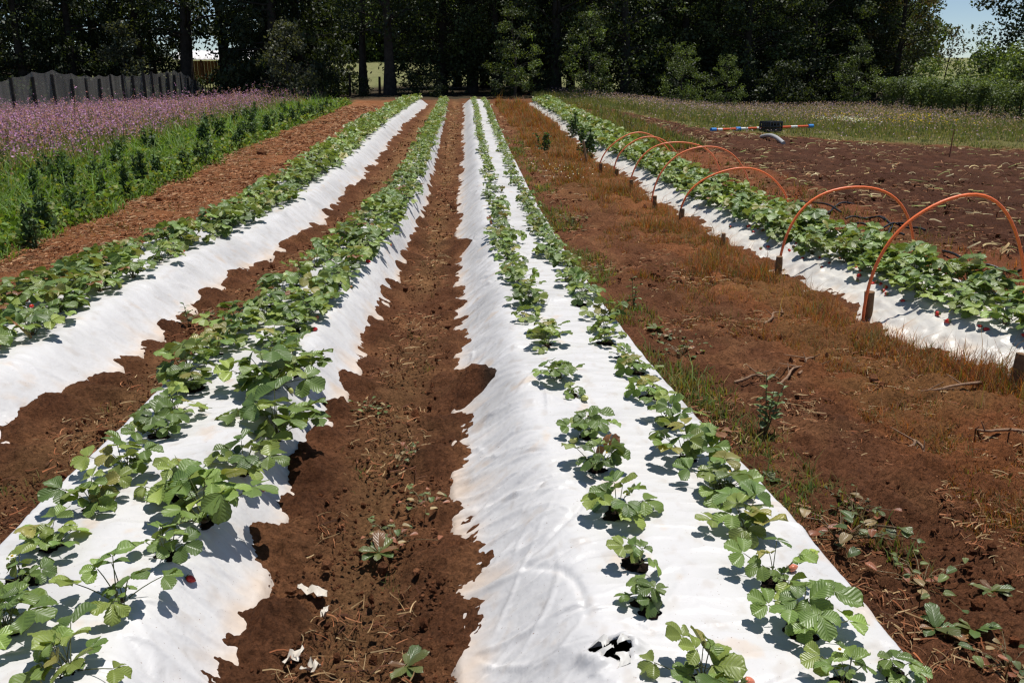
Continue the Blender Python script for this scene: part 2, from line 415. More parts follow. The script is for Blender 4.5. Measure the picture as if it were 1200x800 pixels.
# shovelled soil heaps that hold the film hems down
heaps = []
hr = np.random.default_rng(8)
for fn, side, amp in ((A_r, 1, 1), (B_r, 1, 1.1), (C_l, -1, .8), (B_l, -1, .8), (C_r, 1, .5), (D_l, -1, .6), (A_l, -1, .7)):
    y = 1.2
    while y < 34:
        heaps.append((float(fn(y)) + side * hr.uniform(-.05, .06), y, hr.uniform(.07, .15), hr.uniform(.035, .085) * amp))
        y += hr.uniform(.2, .5)
for px, py, rad, hh in ((562, 470, .16, .13), (340, 650, .1, .06), (460, 470, .12, .09), (545, 298, .14, .1), (20, 545, .2, .08)):
    p = ground(px, py); heaps.append((p[0], p[1], rad, hh))

# ---------------------------------------------------------------- ground sheet
yb_pts = np.array([ground(a, b)[:2] for a, b in [(690, 124), (760, 138), (830, 154), (960, 164), (1080, 170), (1200, 176)]])
yb_pts = yb_pts[np.argsort(yb_pts[:, 0])]
def y_meadow(x): return np.interp(x, yb_pts[:, 0], yb_pts[:, 1]) + .5 * noise(np.asarray(x) * .5, np.asarray(x) * 0 + 3.3)
x_hill = lambda y: A_l(y)

def zone_colors(x, y):
    c = np.zeros(x.shape + (3,)); w = lambda m, col, k=1.0: c.__setitem__(slice(None), c * (1 - (m * k)[..., None]) + np.array(col) * (m * k)[..., None])
    n1 = fbm(x * .8, y * .8, 4, 31); n2 = fbm(x * 3, y * 3, 3, 37)
    c[:] = (.132, .054, .025)
    w(sstep(-.1, .7, n2), (.22, .10, .045), .7)                          # drier crumbs
    # furrows: old straw mulch down the middle
    for f1, f2 in ((A_r, B_l), (B_r, C_l)):
        xm = (f1(y) + f2(y)) / 2; m = np.exp(-((x - xm) / .14) ** 2) * sstep(-.25, .35, n1 + .3 + .02 * y)
        w(m, (.21, .115, .05), .6)
    # left path: orange-red trodden soil
    m = sstep(0, .25, A_l(y) - x) * sstep(-5.0, -4.5, x)
    w(m, (.22, .088, .036), .85); w(m * sstep(0, .5, n2 + n1 * .5), (.28, .15, .075), .5)
    # dry grass bank between the wide bed and the hoop bed
    m = sstep(1.75, 2.15, x + .25 * n1) * (x < D_l(y) + .1) * (y < 36)
    w(m, (.24, .088, .032), .8); w(m * sstep(.2, .6, n1), (.17, .10, .035), .45)
    m = sstep(8, 15, y) * sstep(1.2, 1.5, x) * (x < D_l(y) + .1) * (y < 36)
    w(m, (.17, .085, .03), .6)
    # right of the hoop bed
    mr_ = sstep(-.1, .2, x - D_r(y))
    w(mr_, (.19, .068, .03), .9); w(mr_ * sstep(0, .5, n1), (.14, .085, .035), .6)
    dk = mr_ * sstep(.9, 1.6, x - D_r(y) + .6 * n1) * (1 - sstep(-1.2, .3, y - y_meadow(x)))
    w(dk, (.062, .026, .015), .92); w(dk * sstep(.1, .6, n2), (.115, .05, .026), .6)
    md = sstep(3.3, 4.0, x + .3 * n1) * sstep(-.6, .5, y - y_meadow(x))
    w(md, (.12, .115, .04), .95); w(md * sstep(0, .5, n1), (.2, .16, .06), .5)
    # left beds
    lf = sstep(4.2, 4.6, -x + .2 * n1); w(lf, (.075, .085, .025), .9)
    w(lf * sstep(0, .5, n2), (.12, .06, .03), .6)
    # beyond the rows
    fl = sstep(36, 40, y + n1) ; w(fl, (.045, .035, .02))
    bk = sstep(58, 64, y); w(bk, (.17, .17, .075)); w(bk * sstep(0, .5, n1), (.12, .14, .05), .6)
    return np.clip(c, .004, 1)

def build_ground():
    ys = [-60, -20, -6, -2, 0, .4]
    y = .8
    while y < 46: ys.append(y); y += max(.006, .0042 * y)
    while y < 3000: ys.append(y); y *= 1.05
    ys = np.array(ys)
    s = np.concatenate([[-30, -12, -6, -3, -1.8, -1.2, -.95, -.85], np.arange(-.75, .85, .0036), [.9, 1.0, 1.25, 1.8, 3, 6, 12, 30]])
    W = np.maximum(np.abs(ys), 1.2)
    X = s[None] * W[:, None]; Y = np.broadcast_to(ys[:, None], X.shape).copy()
    Z = base(X, Y)
    near = (np.abs(s) < .9)[None] & (Y > .5) & (Y < 50)
    fade = near * (1 - sstep(30, 50, Y) * .6)
    beds = np.zeros_like(Z)
    for b in BEDS:
        beds = np.maximum(beds, np.where((Y > .5) & (Y < Y1), bed_h(b, X, Y)[0], 0))
    on = sstep(.03, .12, beds)
    rough = .022 * fbm(X * 3.2, Y * 3.2, 4, 2, .55) + .014 * np.abs(noise(X * 14, Y * 14, 7)) + .011 * noise(X * 40, Y * 40, 9) + .006 * noise(X * 85, Y * 85, 10) * (Y < 7)
    rough += .035 * fbm(X * .9, Y * .9, 3, 21) + .02 * np.clip(np.abs(noise(X * 7, Y * 7, 25)) * 2 - .35, 0, 1) + .012 * np.clip(noise(X * 22, Y * 22, 26), 0, 1)
    tilled = sstep(4.2, 5.5, X) * .03 * np.abs(noise(X * 5, Y * 5, 44)) * 2 + sstep(1.2, 1.5, X) * (1 - sstep(2.6, 3, X)) * (.06 * np.abs(noise(X * 4, Y * 4, 45)) + .045 * np.clip(noise(X * 9, Y * 9, 46), 0, 1))
    Z += fade * (rough + tilled) * (1 - on * .9)
    hp = np.zeros_like(Z)
    for hx, hy, hrad, hh in heaps:
        i0, i1 = np.searchsorted(ys, [hy - hrad * 2.2, hy + hrad * 2.2])
        if i1 <= i0: continue
        dx = X[i0:i1] - hx; dy = Y[i0:i1] - hy
        m = np.abs(dx) < hrad * 2.2
        v = hh * np.exp(-((dx / hrad) ** 2 + (dy / hrad) ** 2) ** 1.3) * (1 + .3 * noise(X[i0:i1] * 9, Y[i0:i1] * 9, 12) + .12 * noise(X[i0:i1] * 40, Y[i0:i1] * 40, 13))
        hp[i0:i1] = np.maximum(hp[i0:i1], np.where(m, v, 0))
    Z += hp * (1 - .0 * on)
    Z += beds * .62 * (1 - sstep(.0, .03, hp) * .3)
    # furrow floors sink a little between the beds
    for f1, f2 in ((A_r, B_l), (B_r, C_l)):
        xm = (f1(Y) + f2(Y)) / 2; Z -= near * .03 * np.exp(-((X - xm) / .2) ** 2)
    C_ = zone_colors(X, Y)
    C_ = C_ * (1 - (sstep(.004, .05, hp) * .4)[..., None] * np.array([.55, .6, .6]))      # fresh moist soil on the heaps
    dk = sstep(.06, .12, beds)[..., None]; C_ = C_ * (1 - dk) + np.array([.04, .022, .013]) * dk
    n, k = X.shape
    idx = np.arange(n * k).reshape(n, k)
    f = np.stack([idx[:-1, :-1], idx[:-1, 1:], idx[1:, 1:], idx[1:, :-1]], -1).reshape(-1, 4)
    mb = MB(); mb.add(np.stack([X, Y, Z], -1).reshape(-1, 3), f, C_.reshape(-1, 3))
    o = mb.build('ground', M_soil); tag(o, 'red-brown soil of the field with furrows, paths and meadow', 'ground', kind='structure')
build_ground()

# ---------------------------------------------------------------- white mulch films
HOLE = ground(716, 778, H)[:2]
def build_film(b, label):
    l, r_, sl, sr = BEDS[b]
    ys = []; y = Y0
    while y < Y1: ys.append(y); y += max(.006, (.0030 if b in 'BC' else .004) * y)
    ys = np.array(ys); nu = 170 if b == 'C' else 110 if b == 'B' else 90
    u = np.linspace(0, 1, nu); u = u + .035 * np.sin(u * 2 * np.pi) * -1 if False else u
    ex = .06
    XL = l(ys)[:, None] - ex; XR = r_(ys)[:, None] + ex
    sd = ord(b)
    jl = .03 * noise(ys * 2.2, ys * 0, sd)[:, None] + .008 * noise(ys * 6, ys * 0, sd + 1)[:, None]
    X = XL + (XR - XL) * u[None] + jl * (1 - u) + .03 * noise(ys * 2.0, ys * 0 + 9, sd)[:, None] * u
    Y = np.broadcast_to(ys[:, None], X.shape).copy()
    # hem flutter
    h, uu = bed_h(b, X, Y)
    slope = 1 - sstep(.55, 1.0, h / H)
    fold = noise(Y * 9 + 1.5 * noise(X * 3, Y * 2, sd), X * 1.6, sd + 2)
    fold2 = noise(Y * 22, X * 3 + Y, sd + 4)
    wr = slope * (.008 * fold + .003 * fold2)
    if b == 'D': wr += .022 * fbm(X * 4.5, Y * 4.5, 3, 88) + .012 * np.clip(1 - np.abs(noise(X * 8, Y * 7, 89)) * 3, 0, 1)
    wr += (1 - slope) * (.005 * fbm(X * 5, Y * 9, 3, sd + 7))
    if False: cr = np.abs(noise(X * 7 + Y * 4, Y * 6 - X * 5, sd + 11)); wr += .006 * (1 - sstep(0, .12, cr))           # sharp creases
    if False: cr2 = np.abs(noise(X * 3 - Y * 3.5, Y * 2.6 + X * 5, sd + 13)); wr += .008 * (1 - sstep(0, .08, cr2)) * slope
    lodf = np.minimum(1, 8 / Y)
    wrg = np.random.default_rng(sd)
    yy = 1.1
    while yy < 13:                                     # pulled creases, mostly running down the flank
        for q in range(2 if b != 'C' else 3):
            on_fl = wrg.random() < .75
            uc = wrg.uniform(.03, sl * 1.1) if (on_fl and sl > sr) else (1 - wrg.uniform(.03, sr * 1.2) if on_fl else wrg.uniform(.1, .9))
            cx = float(l(yy) + (r_(yy) - l(yy)) * uc); ln = wrg.uniform(.08, .34); an = wrg.normal(0, .3) if on_fl else wrg.uniform(0, 3.14)
            wd = wrg.uniform(.005, .011) * (1 + .06 * yy); ht = wrg.uniform(.3, .75) * wd * wrg.choice([1, 1, -1])
            i0, i1 = np.searchsorted(ys, [yy - .3, yy + .3]); dx = X[i0:i1] - cx; dy = Y[i0:i1] - yy
            a_ = dx * math.cos(an) + dy * math.sin(an); c_ = -dx * math.sin(an) + dy * math.cos(an) + .25 * wrg.normal() * a_ ** 2 / ln
            wr[i0:i1] += ht * np.exp(-(a_ / ln) ** 4) * np.exp(-(c_ / wd) ** 2) * (1 - .6 * (a_ / ln))
        yy += (.035 if b == 'C' else .05) * (1 + .12 * yy) * wrg.uniform(.5, 1.5)
    Z = base(X, Y) + h + .016 - .10 * (1 - sstep(-.05, .03, uu)) - .10 * (1 - sstep(-.05, .03, 1 - uu)) + wr * lodf + .012 * fbm(X * 1.4, Y * 1.1, 2, sd + 20) * (1 - slope)
    # colour: white with muddy hems and reddish splashes
    n1 = fbm(X * 5, Y * 5, 4, sd + 30); n2 = fbm(X * 14, Y * 7, 3, sd + 33)
    edge = np.minimum(uu * (1 / sl), (1 - uu) / sr)
    mud = (1 - sstep(.0, .45, edge + .25 * n1)) * .55 + sstep(.5, .95, n1 + .35 * n2) * .35
    dirt = .60 if b == 'D' else .59
    C_ = np.array([dirt, dirt * (.985 if b != 'D' else .96), dirt * (.98 if b != 'D' else .88)])[None, None] * (1 - mud[..., None]) + np.array([.60, .43, .28]) * mud[..., None]
    grey = sstep(-.1, .7, fbm(X * 2, Y * 2, 3, sd + 40))[..., None] * .14 + sstep(.25, .8, fbm(X * 16, Y * 11, 3, sd + 43))[..., None] * np.array([.08, .11, .14])
    C_ = C_ * (1 - grey)
    n, k = X.shape; idx = np.arange(n * k).reshape(n, k)
    if b == 'C':            # the torn hole near the camera
        dx, dy = X - HOLE[0], Y - HOLE[1]
        th = np.arctan2(dy, dx); rr = np.hypot(dx / 1.15, dy / .85)
        rh = .044 * (1 + .35 * noise(np.cos(th) * 2, np.sin(th) * 2, 50) + .2 * noise(np.cos(th) * 5, np.sin(th) * 5, 51))
        Z += .028 * np.exp(-((rr - rh - .012) / .018) ** 2) * (np.sin(th * 2 + .6) * .6 + .5)
        st = .012; ring = np.abs(rr - rh) < st * .75
        sc_ = np.where(ring, (rh + .001) / np.maximum(rr, 1e-4), 1); X = HOLE[0] + dx * sc_; Y = HOLE[1] + dy * sc_
        hole = (rr < rh) & ~ring
    else: hole = np.zeros_like(X, bool)
    f = np.stack([idx[:-1, :-1], idx[:-1, 1:], idx[1:, 1:], idx[1:, :-1]], -1).reshape(-1, 4)
    keep = ~(hole.ravel()[f].any(1))
    mb = MB(); mb.add(np.stack([X, Y, Z], -1).reshape(-1, 3), f[keep], C_.reshape(-1, 3))
    o = mb.build('mulch_film', M_film)
    tag(o, label, 'plastic mulch', 'white mulch films over the raised beds')
    return o
film_A = build_film('A', 'white mulch film on the raised bed farthest left, next to the orange path')
film_B = build_film('B', 'white mulch film almost hidden under two dense lines of strawberries')
film_C = build_film('C', 'broad wrinkled white mulch film with a bare left flank and torn hole')
film_D = build_film('D', 'dusty creamy white mulch film under the orange hoops')

# torn flaps of the hole
fl = MB()
for a0, ln, wd, lift in ((.4, .05, .04, .035), (2.2, .045, .05, .02), (3.8, .06, .035, .03), (5.2, .04, .04, .012)):
    d = np.array([math.cos(a0), math.sin(a0)]); s = np.array([-d[1], d[0]])
    V = []
    for i in range(5):
        for j in range(4):
            t = i / 4; q = (j / 3 - .5) * wd * (1 - .7 * t)
            p = HOLE + d * (.062 - ln * t) + s * (q + .008 * math.sin(t * 5 + a0))
            V.append([p[0], p[1], float(surf(p[0], p[1])) + .02 + lift * math.sin(t * 2.4) * (1 - .3 * abs(q) / wd) + .004 * math.sin(j * 3 + i * 2)])
    F_ = [[i * 4 + j, i * 4 + j + 1, i * 4 + j + 5, i * 4 + j + 4] for i in range(4) for j in range(3)]
    fl.add(V, F_, (.52, .51, .49))
fo = fl.build('torn_flap', M_film, film_C)

exec_parts = True
# ---------------------------------------------------------------- strawberry plants
def leaflet(L, W, fold, droop, nu=6, nv=10, r=None, curl=.0):
    v = np.linspace(0, 1, nv + 1); u = np.linspace(-1, 1, nu + 1)
    prof = (np.clip(v, 0, 1) ** .62) * np.sqrt(np.clip(1 - v ** 3.4, 0, 1)); prof = prof / prof.max()
    prof[0] = .03; prof[-1] = .10
    tooth = np.where(np.arange(nv + 1) % 2 == 0, 1.0, .87) if nv >= 8 else np.ones(nv + 1)
    uu, vv = np.meshgrid(u, v)
    w = prof[:, None] * W / 2 * np.where(np.abs(uu) > .99, tooth[:, None], 1)
    x = uu * w
    y = vv * L + .0 * uu - np.where(vv > .9, np.abs(uu) * .06 * L, 0)
    z = np.abs(x) * fold - droop * L * vv ** 2 + curl * (x / W) ** 2 * W
    z = z + np.float64(.022) * W * np.sin((vv * 5.5 - np.abs(uu) * 1.6) * 2 * np.pi) * np.abs(uu) * (nv >= 8)
    if r is not None: z = z + .05 * L * r.normal() * np.sin(vv * 4 + uu * 2 + r.uniform(0, 6))
    P = np.stack([x, y, z], -1).reshape(-1, 3)
    k = nu + 1; idx = np.arange((nv + 1) * k).reshape(nv + 1, k)
    f = np.stack([idx[:-1, :-1], idx[:-1, 1:], idx[1:, 1:], idx[1:, :-1]], -1).reshape(-1, 4)
    return P, f, np.stack([uu, vv], -1).reshape(-1, 2)
def basis(fwd, up):
    f = np.asarray(fwd, float); f /= np.linalg.norm(f)
    rt = np.cross(f, up); rt /= np.linalg.norm(rt) + 1e-9
    return np.stack([rt, f, np.cross(rt, f)])           # rows: x,y,z axes
LEAFC = np.array([[.132, .20, .050], [.165, .238, .056], [.110, .175, .046], [.21, .265, .06]])
def add_leaf(mb, root, az, plen, inc, size, r, hi=True, col=None, sink=0.0):
    """petiole plus three leaflets"""
    d = np.array([math.cos(az), math.sin(az), 0])
    tip = root + d * plen * math.cos(inc) + ZZ * plen * math.sin(inc)
    midp = root + d * plen * .38 * math.cos(inc) + ZZ * plen * .62 * math.sin(inc)
    t = np.linspace(0, 1, 5 if hi else 3)[:, None]
    pts = (1 - t) ** 2 * root + 2 * t * (1 - t) * midp + t ** 2 * tip
    tube(mb, pts, np.linspace(.0019, .0013, len(pts)) * (1 if hi else 1.2), 5 if hi else 3, (.14, .16, .06), cap=False)
    if col is None:
        col = LEAFC[r.integers(0, 4)] * math.exp(r.normal(0, .15)); q_ = r.random()
        if q_ < .004: col = np.array([.22, .10, .045])
        elif q_ < .035: col = np.array([.27, .25, .07])
    tilt = r.normal(0, .38); pitch = r.normal(-.12, .33)
    up = ZZ + d * (.1 + r.normal(0, .25)) + np.cross(ZZ, d) * tilt; up /= np.linalg.norm(up)
    fwd = d * math.cos(pitch) + ZZ * math.sin(pitch) + np.cross(ZZ, d) * r.normal(0, .3)
    B = basis(fwd, up)
    fold = r.uniform(.08, .55); dr = r.uniform(.02, .28)
    for k, a in ((0, 0.0), (1, 1.2 + r.normal(0, .12)), (2, -1.2 + r.normal(0, .12))):
        L = size * (1.0 if k == 0 else .92) * r.uniform(.92, 1.08)
        P, f, uv = leaflet(L, L * r.uniform(.8, .92), fold, dr * r.uniform(.7, 1.3), 6 if hi else 2, 10 if hi else 3, r, r.normal(0, .15))
        ca, sa = math.cos(a), math.sin(a)
        roll = 0 if k == 0 else (.25 if k == 1 else -.25) * r.uniform(-.4, 1.3)
        P = np.stack([P[:, 0], P[:, 1] + .004, P[:, 2] + P[:, 0] * roll], 1)
        P = np.stack([P[:, 0] * ca - P[:, 1] * sa, P[:, 0] * sa + P[:, 1] * ca, P[:, 2]], 1)
        cc = col * math.exp(r.normal(0, .06))
        mb.add(tip + P @ B, f, cc, uv)
    return tip
def plant_mesh(kind, seed, hi=True):
    r = np.random.default_rng(seed); mb = MB()
    n, lo, hi_, sz = {'large': (15, .08, .17, .076), 'medium': (10, .06, .135, .068), 'small': (6, .05, .10, .054), 'lanky': (7, .10, .16, .06)}[kind]
    if not hi: n = int(n * .75); sz *= 1.12
    for i in range(n):
        az = i * 2.399 + r.normal(0, .35); t = i / n
        inc = R(78) * (1 - t) + R(22) * t + r.normal(0, .12)
        add_leaf(mb, np.array([r.normal(0, .008), r.normal(0, .008), 0]), az, r.uniform(lo, hi_), max(.2, inc), sz * r.uniform(.72, 1.15), r, hi)
    for i in range(2 if kind == 'small' else 4):               # young folded leaves in the heart, old stipules
        add_leaf(mb, np.zeros(3), r.uniform(0, 6.28), r.uniform(.03, .06), R(r.uniform(50, 85)), sz * .45, r, hi, np.array([.15, .22, .05]))
    lump(mb, (0, 0, .006), .014, (1, 1, .8), 1, .3, 2, (.10, .055, .025), seed)
    return mb.mesh('foliage', M_leaf)
VAR = {k: [plant_mesh(k, s * 7 + i) for i in range(m)] for k, s, m in (('large', 1, 7), ('medium', 2, 7), ('small', 3, 4), ('lanky', 4, 3))}
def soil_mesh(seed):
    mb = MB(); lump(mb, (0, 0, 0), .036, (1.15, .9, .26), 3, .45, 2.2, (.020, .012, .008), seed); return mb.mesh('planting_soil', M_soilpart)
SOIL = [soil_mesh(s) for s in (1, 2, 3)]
def berry_mesh(col, seed):
    mb = MB(); v, f = ico(3)
    z = v[:, 2]; w = np.where(z > 0, 1, 1 + .0 * z) * np.sqrt(np.clip(1.05 + .55 * z - .25 * z * z, .05, 2)) * .8
    P = np.stack([v[:, 0] * w, v[:, 1] * w, z * 1.25], 1) * .0135
    mb.add(P, f, col); return mb.mesh('berry', M_berry)
def calyx_mesh():
    mb = MB()
    for k in range(8):
        a = k * math.pi / 4; d = np.array([math.cos(a), math.sin(a), 0]); s = np.array([-d[1], d[0], 0])
        mb.add([[0, 0, .017], d * .006 + s * .003 + ZZ * .017, d * .015 + ZZ * .014, d * .006 - s * .003 + ZZ * .017], [[0, 1, 2, 3]], (.1, .17, .04))
    tube(mb, [[0, 0, .016], [.002, 0, .03], [.012, 0, .045]], .0012, 5, (.15, .18, .06)); return mb.mesh('calyx', M_leaf)
BERRY = {'red': berry_mesh((.52, .025, .018), 1), 'green': berry_mesh((.42, .43, .13), 2), 'pink': berry_mesh((.58, .18, .1), 3)}
CALYX = calyx_mesh()
def flower_mesh():
    mb = MB()
    tube(mb, [[0, 0, 0], [.01, .0, .04], [.03, .01, .075]], .001, 5, (.15, .17, .06))
    for k in range(5):
        a = k * 1.2566; d = np.array([math.cos(a), math.sin(a), 0]); s = np.array([-d[1], d[0], 0]); c = np.array([.03, .01, .076])
        mb.add([c, c + d * .007 + s * .006, c + d * .0135 + ZZ * .001, c + d * .007 - s * .006], [[0, 1, 2, 3]], (.78, .77, .74))
    lump(mb, (.03, .01, .078), .0045, (1, 1, .7), 1, .1, 2, (.6, .42, .03)); return mb.mesh('flower', M_flower)
FLOWER = flower_mesh()

cand = []    # (x, y, scale, kind, line, listed)
def listed(line, pts):
    for px, py, s, kind in pts:
        p = ground(px, py, H + .01); cand.append([p[0], p[1], s * (.9 if line[0] == 'C' else 1), kind, line, True])
listed('CL', [(822, 812, 1.0, 'medium'), (757, 722, .85, 'small'), (745, 672, .95, 'small'), (722, 612, 1.0, 'medium'), (700, 560, .95, 'medium'), (688, 520, 1.0, 'medium'), (672, 472, .6, 'small'), (655, 452, 1.05, 'medium'), (640, 412, .95, 'medium')])
listed('CR', [(1048, 800, .8, 'small'), (985, 812, .95, 'small'), (938, 750, 1.15, 'medium'), (905, 690, .95, 'lanky'), (872, 632, 1.1, 'medium'), (845, 585, 1.15, 'medium'), (805, 545, 1.0, 'large'), (782, 502, 1.0, 'medium'), (762, 470, .9, 'medium'), (745, 442, .9, 'medium')])
listed('BL', [(8, 752, 1.0, 'medium'), (28, 692, .85, 'small'), (66, 648, .85, 'medium'), (112, 602, .95, 'medium'), (152, 562, 1.05, 'medium'), (188, 520, 1.1, 'medium'), (205, 492, .9, 'medium'), (228, 462, 1.0, 'medium')])
listed('BR', [(82, 800, .95, 'medium'), (142, 718, 1.0, 'lanky'), (196, 660, 1.05, 'small'), (240, 612, 1.2, 'large'), (215, 590, 1.0, 'medium'), (285, 545, 1.0, 'medium'), (322, 500, 1.35, 'large'), (315, 462, 1.2, 'large'), (345, 440, 1.1, 'large')])
pr = np.random.default_rng(21)
def follow(line, xf, y, sp, sc, kinds, wander=.03, skip=.0):
    while y < Y1 - .5:
        if pr.random() > skip:
            cand.append([float(xf(y)) + pr.normal(0, wander), y, sc * (1 - {'A': .06, 'B': .24, 'C': .28, 'D': 0}[line[0]] * float(sstep(6, 13, y))) * pr.uniform(.8, 1.15), kinds[pr.integers(0, len(kinds))], line, False])
        y += sp * pr.uniform(.75, 1.25)
last = lambda L: max(c[1] for c in cand if c[4] == L)
midC = lambda f: (lambda y: C_l(y) + (C_r(y) - C_l(y)) * f)
midB = lambda f: (lambda y: B_l(y) + (B_r(y) - B_l(y)) * f)
follow('CL', midC(.44), last('CL') + .22, .265, .84, ['medium', 'medium', 'large', 'small'])
follow('CR', midC(.80), last('CR') + .22, .265, .84, ['medium', 'medium', 'large', 'small'])
follow('BL', midB(.25), last('BL') + .22, .265, .93, ['large', 'large', 'medium'])
follow('BR', midB(.61), last('BR') + .22, .265, 1.0, ['large', 'large', 'medium'])
follow('AL', lambda y: A_r(y) - .86, 4.3, .25, 1.1, ['large', 'medium'], .04)
follow('AR', lambda y: A_r(y) - .52, 4.2, .25, 1.12, ['large', 'large', 'medium'], .04)
follow('DL', lambda y: D_l(y) + .5, 4.1, .215, 1.05, ['large'], .05, 0)
follow('DR', lambda y: D_l(y) + .86, 4.3, .215, 1.25, ['large'], .06, 0)
# the far stretch of the hoop bed is thin and gappy, a bushy weed stands in it
cand = [c for c in cand if not (c[4][0] == 'D' and 15.5 < c[1] < 18.5 and pr.random() < .35)]
def vis(c):
    p = np.array([c[0], c[1], float(surf(c[0], c[1])) + .1]); a, b, d = to_px(p)
    return d > 0 and -60 < a < 1260 and b < 860
cand = [c for c in cand if vis(c)]
cand.sort(key=lambda c: c[0] ** 2 + c[1] ** 2)
NEAR = 296
near, far = cand[:NEAR], cand[NEAR:]
ORD = ('first second third fourth fifth sixth seventh eighth ninth tenth eleventh twelfth thirteenth fourteenth fifteenth sixteenth seventeenth eighteenth nineteenth twentieth '
       'twenty-first twenty-second twenty-third twenty-fourth twenty-fifth twenty-sixth twenty-seventh twenty-eighth twenty-ninth thirtieth thirty-first thirty-second thirty-third thirty-fourth '
       'thirty-fifth thirty-sixth thirty-seventh thirty-eighth thirty-ninth fortieth forty-first forty-second forty-third forty-fourth forty-fifth forty-sixth forty-seventh forty-eighth forty-ninth fiftieth').split()
LINE = {'CL': 'left line of torn-hole bed', 'CR': 'right line of torn-hole bed', 'BL': 'left line of dense middle bed', 'BR': 'right line of dense middle bed',
        'AL': 'path-side line of leftmost bed', 'AR': 'furrow-side line of leftmost bed', 'DL': 'near line of hoop bed', 'DR': 'far line of hoop bed'}
LOOK = {'large': 'bushy', 'medium': 'leafy', 'small': 'small', 'lanky': 'long-stalked'}
cnt = {}
for i, (x, y, s, kind, line, lst) in enumerate(near):
    cnt[line] = cnt.get(line, 0) + 1
    z = float(surf(x, y)) + .016
    e = empty('strawberry_plant', (x, y, z), pr.uniform(0, 6.28), s * 1.0)
    tag(e, f'{LOOK[kind]} strawberry plant, {ORD[cnt[line]-1]} from near end in {LINE[line]}', 'strawberry plant', 'strawberry plants growing through the white mulch')
    link('foliage', VAR[kind][pr.integers(0, len(VAR[kind]))], e)
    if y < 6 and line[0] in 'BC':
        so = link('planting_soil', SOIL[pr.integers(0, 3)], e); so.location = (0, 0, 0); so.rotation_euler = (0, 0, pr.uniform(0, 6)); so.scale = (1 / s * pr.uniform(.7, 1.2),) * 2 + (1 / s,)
    nb = 0
    if line == 'DL' and y < 9: nb = pr.integers(1, 4)
    elif line in ('BL', 'BR', 'AR', 'AL') and y < 8: nb = int(pr.random() < .3)
    elif line[0] == 'C' and y < 4: nb = int(pr.random() < .35)
    for k in range(nb):
        side = {'DL': math.pi, 'AR': 0, 'BR': 0}.get(line, pr.uniform(0, 6.28)) + pr.normal(0, .5)
        rad = pr.uniform(.11, .2) if line[0] == 'D' else pr.uniform(.06, .12)
        kind_b = 'red' if (line[0] in 'DA' or (line[0] == 'B' and pr.random() < .5)) else ('green' if pr.random() < .7 else 'pink')
        bo = link('berry', BERRY[kind_b], e); sb = pr.uniform(.9, 1.3) / s
        wx, wy = x + rad * math.cos(side), y + rad * math.sin(side)
        loc = Matrix.Rotation(-e.rotation_euler.z, 3, 'Z') @ Vector(((wx - x) / s, (wy - y) / s, (float(surf(wx, wy)) + .028 - z) / s))
        bo.location = loc; bo.scale = (sb,) * 3; bo.rotation_euler = (pr.uniform(.9, 1.8), 0, pr.uniform(0, 6.28))
        link('calyx', CALYX, bo)
    if y < 4.2 and pr.random() < .3:
        fo_ = link('flower', FLOWER, e); fo_.rotation_euler = (0, 0, pr.uniform(0, 6.28)); fo_.scale = (1 / s,) * 3
# the rest of the rows reads as a green mass
lo = [(plant_mesh('large', 90 + i, False), ) for i in range(5)]
def mesh_arrays(me):
    v = np.empty(len(me.vertices) * 3, np.float32); me.vertices.foreach_get('co', v)
    l = np.empty(len(me.loops), np.int32); me.loops.foreach_get('vertex_index', l)
    st = np.empty(len(me.polygons), np.int32); me.polygons.foreach_get('loop_start', st); tt = np.empty(len(me.polygons), np.int32); me.polygons.foreach_get('loop_total', tt)
    c = np.empty(len(me.vertices) * 4, np.float32); me.attributes['tint'].data.foreach_get('color', c)
    uvl = np.empty(len(me.loops) * 2, np.float32); me.uv_layers[0].data.foreach_get('uv', uvl)
    uv = np.zeros((len(me.vertices), 2)); uv[l] = uvl.reshape(-1, 2)
    f4 = l[(st[tt == 4][:, None] + np.arange(4))]; f3 = l[(st[tt == 3][:, None] + np.arange(3))]
    return v.reshape(-1, 3), f3, f4, c.reshape(-1, 4)[:, :3], uv
loa = [mesh_arrays(m[0]) for m in lo]
mb = MB()
for x, y, s, kind, line, lst in far:
    v, f3, f4, c, uv = loa[pr.integers(0, 5)]
    a = pr.uniform(0, 6.28); ca, sa = math.cos(a), math.sin(a)
    ss = s * (1.0 if kind == 'large' else .9)
    w = np.stack([v[:, 0] * ca - v[:, 1] * sa, v[:, 0] * sa + v[:, 1] * ca, v[:, 2]], 1) * ss + np.array([x, y, float(surf(x, y)) + .015])
    k0 = mb.n; mb.add(w, f4, c * math.exp(pr.normal(0, .12)), uv); mb.f3.append(f3 + k0); mb.m3.append(np.zeros(len(f3), int))
o = mb.build('strawberry_rows', M_leaf); tag(o, 'far ends of the strawberry lines merging into green strips', 'strawberry rows', kind='stuff')

